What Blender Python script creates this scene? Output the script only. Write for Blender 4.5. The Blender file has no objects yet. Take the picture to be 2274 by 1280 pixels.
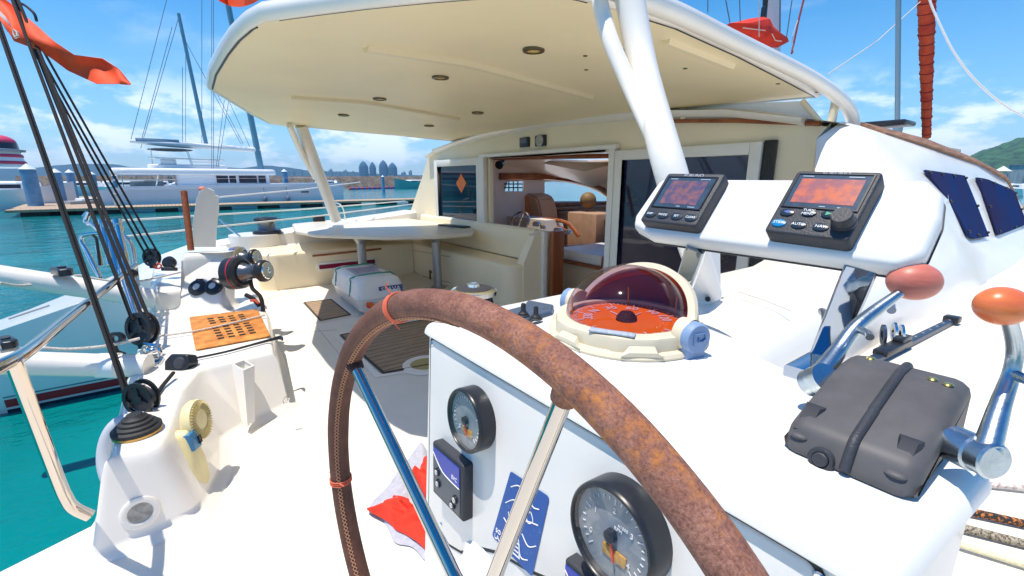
import bpy, bmesh, math, random
from mathutils import Vector, Matrix, noise as mnoise
from math import radians as R, sin, cos, pi
random.seed(7)
SC = bpy.context.scene
# ------------------------------------------------------------------ camera, sky, sun, exposure
EYE = Vector((0, 0, 1.64)); YAW = R(53.3); PITCH = math.atan(241/1011)
cam_d = bpy.data.cameras.new("camera"); cam = bpy.data.objects.new("camera", cam_d)
SC.collection.objects.link(cam); SC.camera = cam
cam_d.lens = 16; cam_d.sensor_width = 36; cam_d.clip_start = .02; cam_d.clip_end = 20000
cam.location = EYE; cam.rotation_euler = (pi/2-PITCH, 0, YAW)
SUN_EL = R(76); SUN_DIR = Vector((-.22, -1, 0)).normalized()*cos(SUN_EL)+Vector((0, 0, sin(SUN_EL)))
sl = bpy.data.lights.new("sun", 'SUN'); sl.energy = 3.5; sl.angle = R(.5); sl.color = (1, .92, .80)
so = bpy.data.objects.new("sun", sl); SC.collection.objects.link(so)
so.rotation_euler = SUN_DIR.to_track_quat('Z', 'Y').to_euler()
SC.view_settings.view_transform = 'Standard'; SC.view_settings.look = 'None'
SC.view_settings.exposure = .66; SC.view_settings.gamma = 1
SC.cycles.max_bounces = 14; SC.cycles.diffuse_bounces = 8; SC.cycles.transparent_max_bounces = 16

def world():
    w = bpy.data.worlds.new("World"); SC.world = w; w.use_nodes = True
    nt = w.node_tree; N = nt.nodes; L = nt.links; N.clear()
    out = N.new('ShaderNodeOutputWorld'); bg = N.new('ShaderNodeBackground'); bg.inputs[1].default_value = .11
    sky = N.new('ShaderNodeTexSky'); sky.sky_type = 'NISHITA'; sky.sun_disc = False
    sky.sun_elevation = SUN_EL; sky.sun_rotation = math.atan2(SUN_DIR.x, SUN_DIR.y)
    sky.air_density = 1.0; sky.dust_density = .3; sky.ozone_density = 2.5
    hs = N.new('ShaderNodeHueSaturation'); hs.inputs['Saturation'].default_value = 1.5; hs.inputs['Value'].default_value = 1.0
    L.new(sky.outputs[0], hs.inputs['Color'])
    tc = N.new('ShaderNodeTexCoord'); sx = N.new('ShaderNodeSeparateXYZ'); L.new(tc.outputs['Generated'], sx.inputs[0])
    def math_(op, a, b=None, c=None):
        m = N.new('ShaderNodeMath'); m.operation = op
        for i, v in enumerate((a, b, c)):
            if v is None: continue
            if isinstance(v, (int, float)): m.inputs[i].default_value = v
            else: L.new(v, m.inputs[i])
        return m.outputs[0]
    zc = math_('MAXIMUM', sx.outputs[2], 0.0)
    den = math_('ADD', zc, .16)
    px = math_('DIVIDE', sx.outputs[0], den); py = math_('DIVIDE', sx.outputs[1], den)
    cb = N.new('ShaderNodeCombineXYZ'); L.new(px, cb.inputs[0]); L.new(py, cb.inputs[1]); L.new(math_('MULTIPLY', zc, 3.0), cb.inputs[2])
    n1 = N.new('ShaderNodeTexNoise'); n1.inputs['Scale'].default_value = .75; n1.inputs['Detail'].default_value = 9; n1.inputs['Roughness'].default_value = .56; n1.inputs['Distortion'].default_value = .25
    L.new(cb.outputs[0], n1.inputs['Vector'])
    # low bank of cumulus close to the horizon
    mp = N.new('ShaderNodeMapping'); mp.inputs['Scale'].default_value = (4.6, 4.6, 11); L.new(tc.outputs['Generated'], mp.inputs[0])
    n2 = N.new('ShaderNodeTexNoise'); n2.inputs['Scale'].default_value = 1.5; n2.inputs['Detail'].default_value = 9; n2.inputs['Roughness'].default_value = .6
    L.new(mp.outputs[0], n2.inputs['Vector'])
    def ramp(v, a, b, t='SMOOTHSTEP'):
        m = N.new('ShaderNodeMapRange'); m.interpolation_type = t
        m.inputs[1].default_value = a; m.inputs[2].default_value = b; L.new(v, m.inputs[0]); return m.outputs[0]
    high = math_('MULTIPLY', ramp(n1.outputs[0], .55, .78), ramp(zc, .12, .3))
    band = math_('MULTIPLY', ramp(zc, .0, .045), math_('SUBTRACT', 1.0, ramp(zc, .10, .20)))
    low = math_('MULTIPLY', ramp(n2.outputs[0], .44, .58), band)
    veil = math_('MULTIPLY', math_('SUBTRACT', 1.0, ramp(zc, 0, .5, 'SMOOTHERSTEP')), .52)
    fac = math_('MINIMUM', math_('ADD', math_('MAXIMUM', math_('MULTIPLY', high, .85), math_('MULTIPLY', low, .85)), veil), .95)
    fac = math_('MAXIMUM', math_('MULTIPLY', high, .9), math_('MULTIPLY', low, .85))
    mv = N.new('ShaderNodeMix'); mv.data_type = 'RGBA'; L.new(veil, mv.inputs[0]); L.new(hs.outputs[0], mv.inputs[6]); mv.inputs[7].default_value = (1.9, 4.3, 7.2, 1)
    mx = N.new('ShaderNodeMix'); mx.data_type = 'RGBA'; L.new(fac, mx.inputs[0]); L.new(mv.outputs[2], mx.inputs[6]); mx.inputs[7].default_value = (6.9, 7.6, 8.5, 1)
    L.new(mx.outputs[2], bg.inputs[0]); L.new(bg.outputs[0], out.inputs[0])
world()

# ------------------------------------------------------------------ survey helpers: a bearing through the lens meets a real plane
FW = Vector((-sin(YAW)*cos(PITCH), cos(YAW)*cos(PITCH), -sin(PITCH))); RT = Vector((cos(YAW), sin(YAW), 0)); UP = RT.cross(FW)
def ray(x, y): return FW+RT*((x-1137)/1011)+UP*((640-y)/1011)
def at(x, y, X=None, Y=None, z=None, d=None):
    r = ray(x, y)
    if z is not None: t = (z-EYE.z)/r.z
    elif X is not None: t = X/r.x
    elif Y is not None: t = Y/r.y
    else: t = d
    return EYE+r*t
def on(x, y, o, n):
    r = ray(x, y); return EYE+r*((o-EYE).dot(n)/r.dot(n))
def px(v, p): return v/1011*(Vector(p)-EYE).dot(FW)      # v photo pixels at p, in metres

# ------------------------------------------------------------------ materials
MATS = {}
def mat(name, col, rough=.5, metal=0, spec=.5, coat=0, bump=0, bscale=40, var=0, vscale=6, col2=None, trans=0, emit=0, vdet=5, thr=None, aniso=None, ior=1.45):
    if name in MATS: return MATS[name]
    m = bpy.data.materials.new(name); m.use_nodes = True; MATS[name] = m
    nt = m.node_tree; N = nt.nodes; L = nt.links; b = N['Principled BSDF']
    b.inputs['Base Color'].default_value = (*col, 1); b.inputs['Roughness'].default_value = rough; b.inputs['Metallic'].default_value = metal
    b.inputs['Specular IOR Level'].default_value = spec; b.inputs['Coat Weight'].default_value = coat; b.inputs['Coat Roughness'].default_value = .08
    b.inputs['Transmission Weight'].default_value = trans; b.inputs['IOR'].default_value = ior
    if emit: b.inputs['Emission Color'].default_value = (*col, 1); b.inputs['Emission Strength'].default_value = emit
    tc = N.new('ShaderNodeTexCoord')
    if col2 or var:
        n = N.new('ShaderNodeTexNoise'); n.inputs['Scale'].default_value = vscale; n.inputs['Detail'].default_value = vdet; n.inputs['Roughness'].default_value = .62
        if aniso:
            mp = N.new('ShaderNodeMapping'); mp.inputs['Scale'].default_value = aniso; L.new(tc.outputs['Object'], mp.inputs[0]); L.new(mp.outputs[0], n.inputs[0])
        else: L.new(tc.outputs['Object'], n.inputs[0])
        r = N.new('ShaderNodeValToRGB'); c2 = col2 or tuple(c*(1-var) for c in col)
        a_, b_ = thr or (.35, .65)
        r.color_ramp.elements[0].position = a_; r.color_ramp.elements[1].position = b_
        r.color_ramp.elements[0].color = (*c2, 1); r.color_ramp.elements[1].color = (*col, 1)
        L.new(n.outputs[0], r.inputs[0]); L.new(r.outputs[0], b.inputs['Base Color'])
    if bump:
        n = N.new('ShaderNodeTexNoise'); n.inputs['Scale'].default_value = bscale; n.inputs['Detail'].default_value = 4; L.new(tc.outputs['Object'], n.inputs[0])
        bp = N.new('ShaderNodeBump'); bp.inputs['Strength'].default_value = bump; bp.inputs['Distance'].default_value = .01
        L.new(n.outputs[0], bp.inputs['Height']); L.new(bp.outputs[0], b.inputs['Normal'])
    return m
GEL = mat('white_gelcoat', (.86, .82, .75), .28, var=.06, vscale=2.2, coat=.35, bump=.02, bscale=8)
DECK = mat('deck_gelcoat', (.85, .79, .69), .5, var=.06, vscale=3, bump=.12, bscale=260)
CREAM = mat('cream_gelcoat', (.87, .77, .56), .4, var=.05, vscale=1.4, coat=.1)
HULL = mat('hull_gelcoat', (.83, .85, .85), .22, var=.05, vscale=1.2, coat=.4)
CONS = mat('console_gelcoat', (.83, .81, .77), .32, var=.03, vscale=4, coat=.25, bump=.03, bscale=120)
ALU = mat('white_aluminium', (.78, .77, .72), .35, var=.04, vscale=5)
STEEL = mat('polished_steel', (.75, .75, .74), .1, metal=1, var=.12, vscale=9)
CHROME = mat('chrome', (.86, .87, .88), .05, metal=1)
SPOKE = mat('polished_spoke', (.52, .50, .47), .06, metal=1)
RAILM = mat('rail_steel', (.60, .54, .48), .07, metal=1)
POSTC = mat('polished_post', (.40, .46, .54), .05, metal=1)
SATIN = mat('satin_alloy', (.50, .58, .63), .3, metal=1, var=.25, vscale=30, bump=.05, bscale=300)
BLACK = mat('black_plastic', (.022, .025, .032), .32, var=.3, vscale=30)
RUBBER = mat('black_rubber', (.02, .021, .024), .6, bump=.1, bscale=200)
GREYP = mat('charcoal_plastic', (.045, .048, .058), .5, var=.25, vscale=16, bump=.18, bscale=420)
BOXP = mat('pebbled_grey_plastic', (.100, .097, .100), .55, var=.22, vscale=24, bump=.06, bscale=900)
ROPE_K = mat('black_braid', (.035, .03, .033), .8, col2=(.008, .008, .009), vscale=330, bump=.6, bscale=350, thr=(.45, .6))
ROPE_W = mat('white_braid', (.72, .67, .60), .85, col2=(.42, .30, .26), vscale=120, bump=.5, bscale=300, thr=(.35, .5))
ROPE_R = mat('red_cord', (.6, .09, .05), .8, bump=.4, bscale=300)
RED = mat('red_cloth', (.78, .035, .012), .75, var=.3, vscale=5, bump=.25, bscale=24)
REDO = mat('orange_red_cloth', (.95, .085, .012), .7, var=.2, vscale=3, bump=.2, bscale=18)
GREYC = mat('grey_lavender_cloth', (.46, .47, .55), .85, var=.2, vscale=40, bump=.3, bscale=120)
DIALO = mat('orange_compass_card', (.98, .20, .008), .5)
WHITE = mat('white_marking', (.85, .85, .85), .5)
SMOKE = mat('smoked_window', (.016, .045, .15), .3, spec=0, col2=(.035, .035, .09), vscale=1.6)
PURP = mat('tinted_window', (.02, .02, .055), .04, spec=.8, var=.4, vscale=1.3)
WOOD = mat('cabin_wood', (.36, .11, .03), .35, col2=(.20, .05, .014), vscale=5, aniso=(1, 1, .15), coat=.3)
LEATH_O = mat('orange_leather', (.72, .26, .08), .45, var=.15, vscale=8, bump=.1, bscale=60)
LINER = mat('beige_liner', (.84, .64, .50), .6, var=.05, vscale=2)
NAVY = mat('navy_cushion', (.05, .055, .09), .8, var=.3, vscale=10, bump=.2, bscale=90)
KNOB = mat('worn_orange_knob', (.80, .22, .05), .33, col2=(.66, .14, .05), vscale=22, aniso=(1, 1, 4), coat=.2)
KNOB2 = mat('faded_pink_knob', (.62, .20, .15), .42, col2=(.52, .13, .09), vscale=18, aniso=(1, 1, 5))
BLUEP = mat('faded_blue_plastic', (.24, .36, .56), .5, var=.15, vscale=20)
GAUGEF = mat('gauge_face', (.20, .23, .27), .4, col2=(.34, .34, .33), vscale=26)  # pale patches lighten the dial in place of reflections on the glass
RUSTP = mat('rusty_plate', (.78, .33, .07), .55, metal=.25, col2=(.46, .16, .03), vscale=9, bump=.25, bscale=90)
RUSTR = mat('rusty_rod', (.35, .10, .04), .7, var=.4, vscale=30)
YCREAM = mat('yellowed_plastic', (.80, .70, .38), .45, var=.08, vscale=14)

def nodes_of(name):
    m = bpy.data.materials.new(name); m.use_nodes = True; MATS[name] = m
    return m, m.node_tree.nodes, m.node_tree.links, m.node_tree.nodes['Principled BSDF']
def leather():
    m, N, L, b = nodes_of('worn_leather'); tc = N.new('ShaderNodeTexCoord')
    def nz(s, d, r=.6):
        n = N.new('ShaderNodeTexNoise'); n.inputs['Scale'].default_value = s; n.inputs['Detail'].default_value = d; n.inputs['Roughness'].default_value = r; L.new(tc.outputs['Object'], n.inputs[0]); return n.outputs[0]
    def rp(v, a, c):
        r = N.new('ShaderNodeValToRGB')
        for e, (p, col) in zip(r.color_ramp.elements, (a, c)): e.position = p; e.color = (*col, 1)
        L.new(v, r.inputs[0]); return r.outputs[0]
    # rough side is worn towards the starboard end of the rim: position along X drives the wear
    sp = N.new('ShaderNodeSeparateXYZ'); L.new(tc.outputs['Object'], sp.inputs[0])
    mr = N.new('ShaderNodeMapRange'); mr.inputs[1].default_value = -.28; mr.inputs[2].default_value = .05; L.new(sp.outputs[0], mr.inputs[0])
    dark = rp(nz(60, 6), (.3, (.085, .03, .018)), (.7, (.16, .06, .036)))
    suede = rp(nz(420, 6, .7), (.34, (.20, .075, .05)), (.66, (.47, .22, .15)))
    blot = rp(nz(45, 5, .6), (.40, (.66, .60, .62)), (.62, (1.0, 1.0, 1.0)))
    ml = N.new('ShaderNodeMix'); ml.data_type = 'RGBA'; ml.blend_type = 'MULTIPLY'; ml.inputs[0].default_value = 1; L.new(suede, ml.inputs[6]); L.new(blot, ml.inputs[7])
    m1 = N.new('ShaderNodeMix'); m1.data_type = 'RGBA'; L.new(mr.outputs[0], m1.inputs[0]); L.new(dark, m1.inputs[6]); L.new(ml.outputs[2], m1.inputs[7])
    rust = rp(nz(110, 8, .75), (.46, (0, 0, 0)), (.66, (1, 1, 1)))
    big = rp(nz(16, 3), (.40, (0, 0, 0)), (.56, (1, 1, 1)))
    m0 = N.new('ShaderNodeMath'); m0.operation = 'MULTIPLY'; L.new(rust, m0.inputs[0]); L.new(big, m0.inputs[1])
    mm = N.new('ShaderNodeMath'); mm.operation = 'MULTIPLY'; L.new(m0.outputs[0], mm.inputs[0])
    mr2 = N.new('ShaderNodeMapRange'); mr2.inputs[1].default_value = -.05; mr2.inputs[2].default_value = .18; mr2.inputs[4].default_value = 1.0; L.new(sp.outputs[0], mr2.inputs[0]); L.new(mr2.outputs[0], mm.inputs[1])
    m2 = N.new('ShaderNodeMix'); m2.data_type = 'RGBA'; L.new(mm.outputs[0], m2.inputs[0]); L.new(m1.outputs[2], m2.inputs[6]); m2.inputs[7].default_value = (.56, .20, .04, 1)
    L.new(m2.outputs[2], b.inputs['Base Color']); b.inputs['Roughness'].default_value = .75
    bp = N.new('ShaderNodeBump'); bp.inputs['Strength'].default_value = .5; bp.inputs['Distance'].default_value = .003; L.new(nz(420, 6, .7), bp.inputs['Height']); L.new(bp.outputs[0], b.inputs['Normal'])
    return m
LEATHER = leather()
def glass(name, tint, gl=.05, refl=1.5):
    m, N, L, b = nodes_of(name); N.remove(b); out = N['Material Output']
    t = N.new('ShaderNodeBsdfTransparent'); t.inputs[0].default_value = (*tint, 1); g = N.new('ShaderNodeBsdfGlossy'); g.inputs['Roughness'].default_value = gl
    f = N.new('ShaderNodeFresnel'); f.inputs[0].default_value = refl; mx = N.new('ShaderNodeMixShader'); ge = N.new('ShaderNodeNewGeometry'); mu = N.new('ShaderNodeMath'); mu.operation = 'SUBTRACT'; mu.inputs[0].default_value = 1; L.new(ge.outputs['Backfacing'], mu.inputs[1]); mk = N.new('ShaderNodeMath'); mk.operation = 'MULTIPLY'; L.new(f.outputs[0], mk.inputs[0]); L.new(mu.outputs[0], mk.inputs[1])
    L.new(mk.outputs[0], mx.inputs[0]); L.new(t.outputs[0], mx.inputs[1]); L.new(g.outputs[0], mx.inputs[2]); L.new(mx.outputs[0], out.inputs[0]); return m
DOME = glass('smoked_dome', (.70, .58, .66), .05, 1.45)
LENS = glass('clear_lens', (.93, .95, .97), .03, 1.5)
def hazy():
    m, N, L, b = nodes_of('hazed_acrylic'); b.inputs['Base Color'].default_value = (.86, .87, .90, 1); b.inputs['Roughness'].default_value = .12; b.inputs['Alpha'].default_value = .72; return m
ACRY = hazy()
def teak(name, ax, base=(.23, .165, .11), pitch=22):
    m, N, L, b = nodes_of(name); tc = N.new('ShaderNodeTexCoord'); sp = N.new('ShaderNodeSeparateXYZ'); L.new(tc.outputs['Object'], sp.inputs[0])
    mu = N.new('ShaderNodeMath'); mu.operation = 'MULTIPLY'; mu.inputs[1].default_value = pitch; L.new(sp.outputs[ax], mu.inputs[0])
    fr = N.new('ShaderNodeMath'); fr.operation = 'FRACT'; L.new(mu.outputs[0], fr.inputs[0])
    gt = N.new('ShaderNodeMath'); gt.operation = 'GREATER_THAN'; gt.inputs[1].default_value = .10; L.new(fr.outputs[0], gt.inputs[0])
    mp = N.new('ShaderNodeMapping'); s = [2.5, 2.5, 2.5]; s[ax] = 40; mp.inputs['Scale'].default_value = s; L.new(tc.outputs['Object'], mp.inputs[0])
    n = N.new('ShaderNodeTexNoise'); n.inputs['Scale'].default_value = 2; n.inputs['Detail'].default_value = 6; L.new(mp.outputs[0], n.inputs[0])
    r = N.new('ShaderNodeValToRGB'); r.color_ramp.elements[0].position = .3; r.color_ramp.elements[1].position = .7
    r.color_ramp.elements[0].color = (*[c*.6 for c in base], 1); r.color_ramp.elements[1].color = (*[c*1.3 for c in base], 1); L.new(n.outputs[0], r.inputs[0])
    mx = N.new('ShaderNodeMix'); mx.data_type = 'RGBA'; L.new(gt.outputs[0], mx.inputs[0]); mx.inputs[6].default_value = (.03, .025, .022, 1); L.new(r.outputs[0], mx.inputs[7])
    L.new(mx.outputs[2], b.inputs['Base Color']); b.inputs['Roughness'].default_value = .7; return m
TEAKX = teak('teak_strips', 0, (.36, .25, .155), 11)
TEAKR = mat('weathered_teak', (.36, .20, .12), .7, col2=(.20, .10, .06), vscale=9, aniso=(3, .6, 3))
DOCKW = teak('dock_planks', 1, (.50, .36, .24), 4)
def water():
    m, N, L, b = nodes_of('sea_water'); tc = N.new('ShaderNodeTexCoord')
    b.inputs['Roughness'].default_value = .06; b.inputs['IOR'].default_value = 1.33; b.inputs['Specular IOR Level'].default_value = .35
    n = N.new('ShaderNodeTexNoise'); n.inputs['Scale'].default_value = .11; n.inputs['Detail'].default_value = 6; L.new(tc.outputs['Object'], n.inputs[0])
    r = N.new('ShaderNodeValToRGB'); r.color_ramp.elements[0].position = .38; r.color_ramp.elements[1].position = .65
    r.color_ramp.elements[0].color = (0, .125, .135, 1); r.color_ramp.elements[1].color = (0, .24, .24, 1); L.new(n.outputs[0], r.inputs[0]); L.new(r.outputs[0], b.inputs['Base Color'])
    prev = None
    for s, st, d in ((.9, .5, .35), (4.0, .35, .08)):
        mp = N.new('ShaderNodeMapping'); mp.inputs['Scale'].default_value = (s, s*.55, s); mp.inputs['Rotation'].default_value = (0, 0, .5); L.new(tc.outputs['Object'], mp.inputs[0])
        w = N.new('ShaderNodeTexNoise'); w.inputs['Scale'].default_value = 1; w.inputs['Detail'].default_value = 5; w.inputs['Roughness'].default_value = .55; L.new(mp.outputs[0], w.inputs[0])
        bp = N.new('ShaderNodeBump'); bp.inputs['Strength'].default_value = st; bp.inputs['Distance'].default_value = d; L.new(w.outputs[0], bp.inputs['Height'])
        if prev: L.new(prev.outputs[0], bp.inputs['Normal'])
        prev = bp
    L.new(prev.outputs[0], b.inputs['Normal']); return m
SEA = water()
def screen(name, a, c, sc):
    return mat(name, a, .25, col2=c, vscale=sc, vdet=8, thr=(.42, .6), coat=.5)

# ------------------------------------------------------------------ mesh builder
def rpoly(pts, r, seg=5):
    out = []; n = len(pts)
    for i in range(n):
        p = Vector(pts[i]); a = Vector(pts[i-1])-p; b = Vector(pts[(i+1) % n])-p
        rr = r[i] if isinstance(r, (list, tuple)) else r
        if rr <= 0: out.append(p); continue
        la, lb = a.length, b.length; a.normalize(); b.normalize()
        ang = a.angle(b); t = min(rr/math.tan(ang/2), la*.48, lb*.48); p0 = p+a*t; p1 = p+b*t
        for k in range(seg+1):
            s = k/seg; out.append((p0*(1-s)**2)+(p*2*s*(1-s))+(p1*s*s))
    return out
def inset2(poly, d):
    n = len(poly); out = []; ar = sum(poly[i].x*poly[(i+1) % n].y-poly[(i+1) % n].x*poly[i].y for i in range(n)); sg = 1 if ar > 0 else -1
    for i in range(n):
        e = poly[(i+1) % n]-poly[i-1]
        if e.length < 1e-9: out.append(poly[i]); continue
        e.normalize(); out.append(poly[i]+Vector((-e.y, e.x))*d*sg)
    return out
def frame(o, zaxis, xaxis=(1, 0, 0)):
    z = Vector(zaxis).normalized(); x = Vector(xaxis); x = (x-z*x.dot(z)).normalized(); y = z.cross(x)
    return Matrix(((x.x, y.x, z.x, o[0]), (x.y, y.y, z.y, o[1]), (x.z, y.z, z.z, o[2]), (0, 0, 0, 1)))
class MB:
    def __init__(s): s.bm = bmesh.new(); s.M = Matrix.Identity(4)
    def v(s, p): return s.bm.verts.new(s.M @ Vector(p))
    def f(s, vs):
        try: return s.bm.faces.new(vs)
        except ValueError: return None
    def box(s, c, d, bev=0, seg=2, M=None):
        g = bmesh.ops.create_cube(s.bm, size=1)['verts']
        T = s.M @ (M or Matrix.Identity(4)) @ Matrix.Translation(c) @ Matrix.Diagonal((*d, 1))
        for v in g: v.co = T @ v.co
        if bev:
            es = list({e for v in g for e in v.link_edges})
            bmesh.ops.bevel(s.bm, geom=es, offset=bev, segments=seg, profile=.5, affect='EDGES')
        return s
    def loft(s, loops, cap=True, closed=True):
        L = [[s.v(p) for p in lp] for lp in loops]; n = len(L[0])
        for a, b in zip(L, L[1:]):
            for i in range(n if closed else n-1): s.f((a[i], a[(i+1) % n], b[(i+1) % n], b[i]))
        if cap and closed: s.f(L[0][::-1]); s.f(L[-1])
        return s
    def slab(s, poly, z0, z1, bev=0, seg=3, bot=0, M=None):
        old = s.M; s.M = old @ (M or Matrix.Identity(4)); poly = [Vector((p[0], p[1])) for p in poly]; loops = []
        if bot: loops += [[(p.x, p.y, z0+bot*(1-cos(a))) for p in inset2(poly, bot*(1-sin(a)))] for a in [pi/2*k/seg for k in range(seg)]]
        loops.append([(p.x, p.y, z0+bot) for p in poly])
        if bev: loops += [[(p.x, p.y, z1-bev+bev*sin(a)) for p in inset2(poly, bev*(1-cos(a)))] for a in [pi/2*k/seg for k in range(seg+1)]]
        else: loops.append([(p.x, p.y, z1) for p in poly])
        s.loft(loops); s.M = old; return s
    def tube(s, pts, r, n=10, cap=True, closed=False, smooth=0):
        pts = [Vector(p) for p in pts]
        if smooth:
            P = pts; q = []; m = len(P)
            for i in range(m if closed else m-1):
                g = (lambda k: P[k % m]) if closed else (lambda k: P[max(0, min(m-1, k))])
                p0, p1, p2, p3 = g(i-1), g(i), g(i+1), g(i+2)
                for k in range(smooth):
                    t = k/smooth; q.append(.5*((2*p1)+(p2-p0)*t+(2*p0-5*p1+4*p2-p3)*t*t+(3*p1-p0-3*p2+p3)*t**3))
            if not closed: q.append(P[-1])
            if isinstance(r, (list, tuple)): r = [r[min(len(r)-1, i//smooth)]+(r[min(len(r)-1, i//smooth+1)]-r[min(len(r)-1, i//smooth)])*((i % smooth)/smooth) for i in range(len(q))]
            pts = q
        m = len(pts); rs = r if isinstance(r, (list, tuple)) else [r]*m
        T = [((pts[(i+1) % m]-pts[i-1]) if closed else (pts[min(i+1, m-1)]-pts[max(i-1, 0)])).normalized() for i in range(m)]
        u = Vector((0, 0, 1)) if abs(T[0].z) < .9 else Vector((1, 0, 0)); loops = []
        for i in range(m):
            u = (u-T[i]*u.dot(T[i])).normalized(); w = T[i].cross(u)
            loops.append([pts[i]+(u*cos(2*pi*k/n)+w*sin(2*pi*k/n))*rs[i] for k in range(n)])
        if closed: loops.append(loops[0]); cap = False
        return s.loft(loops, cap)
    def lathe(s, prof, n=32, M=None, a0=0, a1=2*pi):
        old = s.M; s.M = old @ (M or Matrix.Identity(4)); full = abs(a1-a0-2*pi) < 1e-6
        cols = []
        for k in range(n if full else n+1):
            a = a0+(a1-a0)*k/n; cols.append([s.v((r*cos(a), r*sin(a), z)) for r, z in prof])
        for k in range(n):
            A, B = cols[k], cols[(k+1) % len(cols)]
            for i in range(len(prof)-1):
                s.f((A[i], B[i], B[i+1], A[i+1]))
        s.M = old; return s
    def cyl(s, a, b, r, r2=None, n=20):
        a, b = Vector(a), Vector(b); h = (b-a).length; r2 = r if r2 is None else r2
        x = (1, 0, 0) if abs((b-a).normalized().x) < .9 else (0, 1, 0)
        return s.lathe([(0, 0), (r, 0), (r2, h), (0, h)], n, frame(a, b-a, x))
    def ell(s, c, rr, M=None, nu=24, nv=14):
        T = Matrix.Translation(c) @ (M or Matrix.Identity(4)) @ Matrix.Diagonal((*rr, 1))
        return s.lathe([(sin(pi*k/nv), -cos(pi*k/nv)) for k in range(nv+1)], nu, T)
    def grid(s, fn, nu, nv):
        V = [[s.v(fn(i/nu, j/nv)) for j in range(nv+1)] for i in range(nu+1)]
        for i in range(nu):
            for j in range(nv): s.f((V[i][j], V[i+1][j], V[i+1][j+1], V[i][j+1]))
        return s
    def sheet(s, fn, nu, nv, th):
        a = s.bm; n0 = len(a.faces); s.grid(fn, nu, nv); a.faces.ensure_lookup_table(); fs = a.faces[n0:]
        for f in fs: f.normal_update()
        bmesh.ops.solidify(a, geom=list(fs), thickness=th); return s
    def poly(s, pts): s.f([s.v(p) for p in pts]); return s
    def text(s, body, size, M, depth=.0006, align='CENTER'):
        c = bpy.data.curves.new('lettering', 'FONT'); c.body = body; c.size = size; c.align_x = align; c.align_y = 'CENTER'; c.extrude = depth; c.resolution_u = 2
        o = bpy.data.objects.new('lettering', c); SC.collection.objects.link(o)
        me = bpy.data.meshes.new_from_object(o.evaluated_get(bpy.context.evaluated_depsgraph_get()))
        T = s.M @ M; n0 = len(s.bm.verts); s.bm.from_mesh(me); s.bm.verts.ensure_lookup_table()
        for v in s.bm.verts[n0:]: v.co = T @ v.co
        bpy.data.objects.remove(o); bpy.data.curves.remove(c); bpy.data.meshes.remove(me); return s
    def build(s, name, m, parent=None, base=None, ang=38, label=None, merge=True):
        if merge: bmesh.ops.remove_doubles(s.bm, verts=s.bm.verts, dist=1e-5)
        root = parent
        while root is not None and root.parent is not None: root = root.parent
        off = Vector(root.location) if root is not None else (Vector(base) if base is not None else Vector((0, 0, 0)))
        for v in s.bm.verts: v.co -= off
        bmesh.ops.recalc_face_normals(s.bm, faces=s.bm.faces)
        me = bpy.data.meshes.new(name); s.bm.to_mesh(me); s.bm.free()
        for p in me.polygons: p.use_smooth = True
        me.set_sharp_from_angle(angle=R(ang)); me.materials.append(m)
        o = bpy.data.objects.new(name, me); SC.collection.objects.link(o)
        if parent is not None: o.parent = parent
        else: o.location = off
        if label: o['label'] = label
        return o
def tag(o, label, cat, group=None):
    o['label'] = label; o['category'] = cat
    if group: o['group'] = group
    return o
def thing(name, label, cat, loc, group=None):
    o = bpy.data.objects.new(name, None); SC.collection.objects.link(o); o.location = loc; o.empty_display_size = .1
    return tag(o, label, cat, group)
def struct(o): o['kind'] = 'structure'; return o
def kids(o): return [c for c in SC.objects if c.parent == o]
def copy_tree(o, loc, label=None):
    r = o.copy(); SC.collection.objects.link(r); r.location = loc
    if label: r['label'] = label
    for c in kids(o):
        d = c.copy(); SC.collection.objects.link(d); d.parent = r
        for e in kids(c): g = e.copy(); SC.collection.objects.link(g); g.parent = d
    return r
def one(name, mb, m, label, cat, base=None, group=None, ang=38):
    return tag(mb.build(name, m, None, base, ang), label, cat, group)
WZ = -.9

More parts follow.
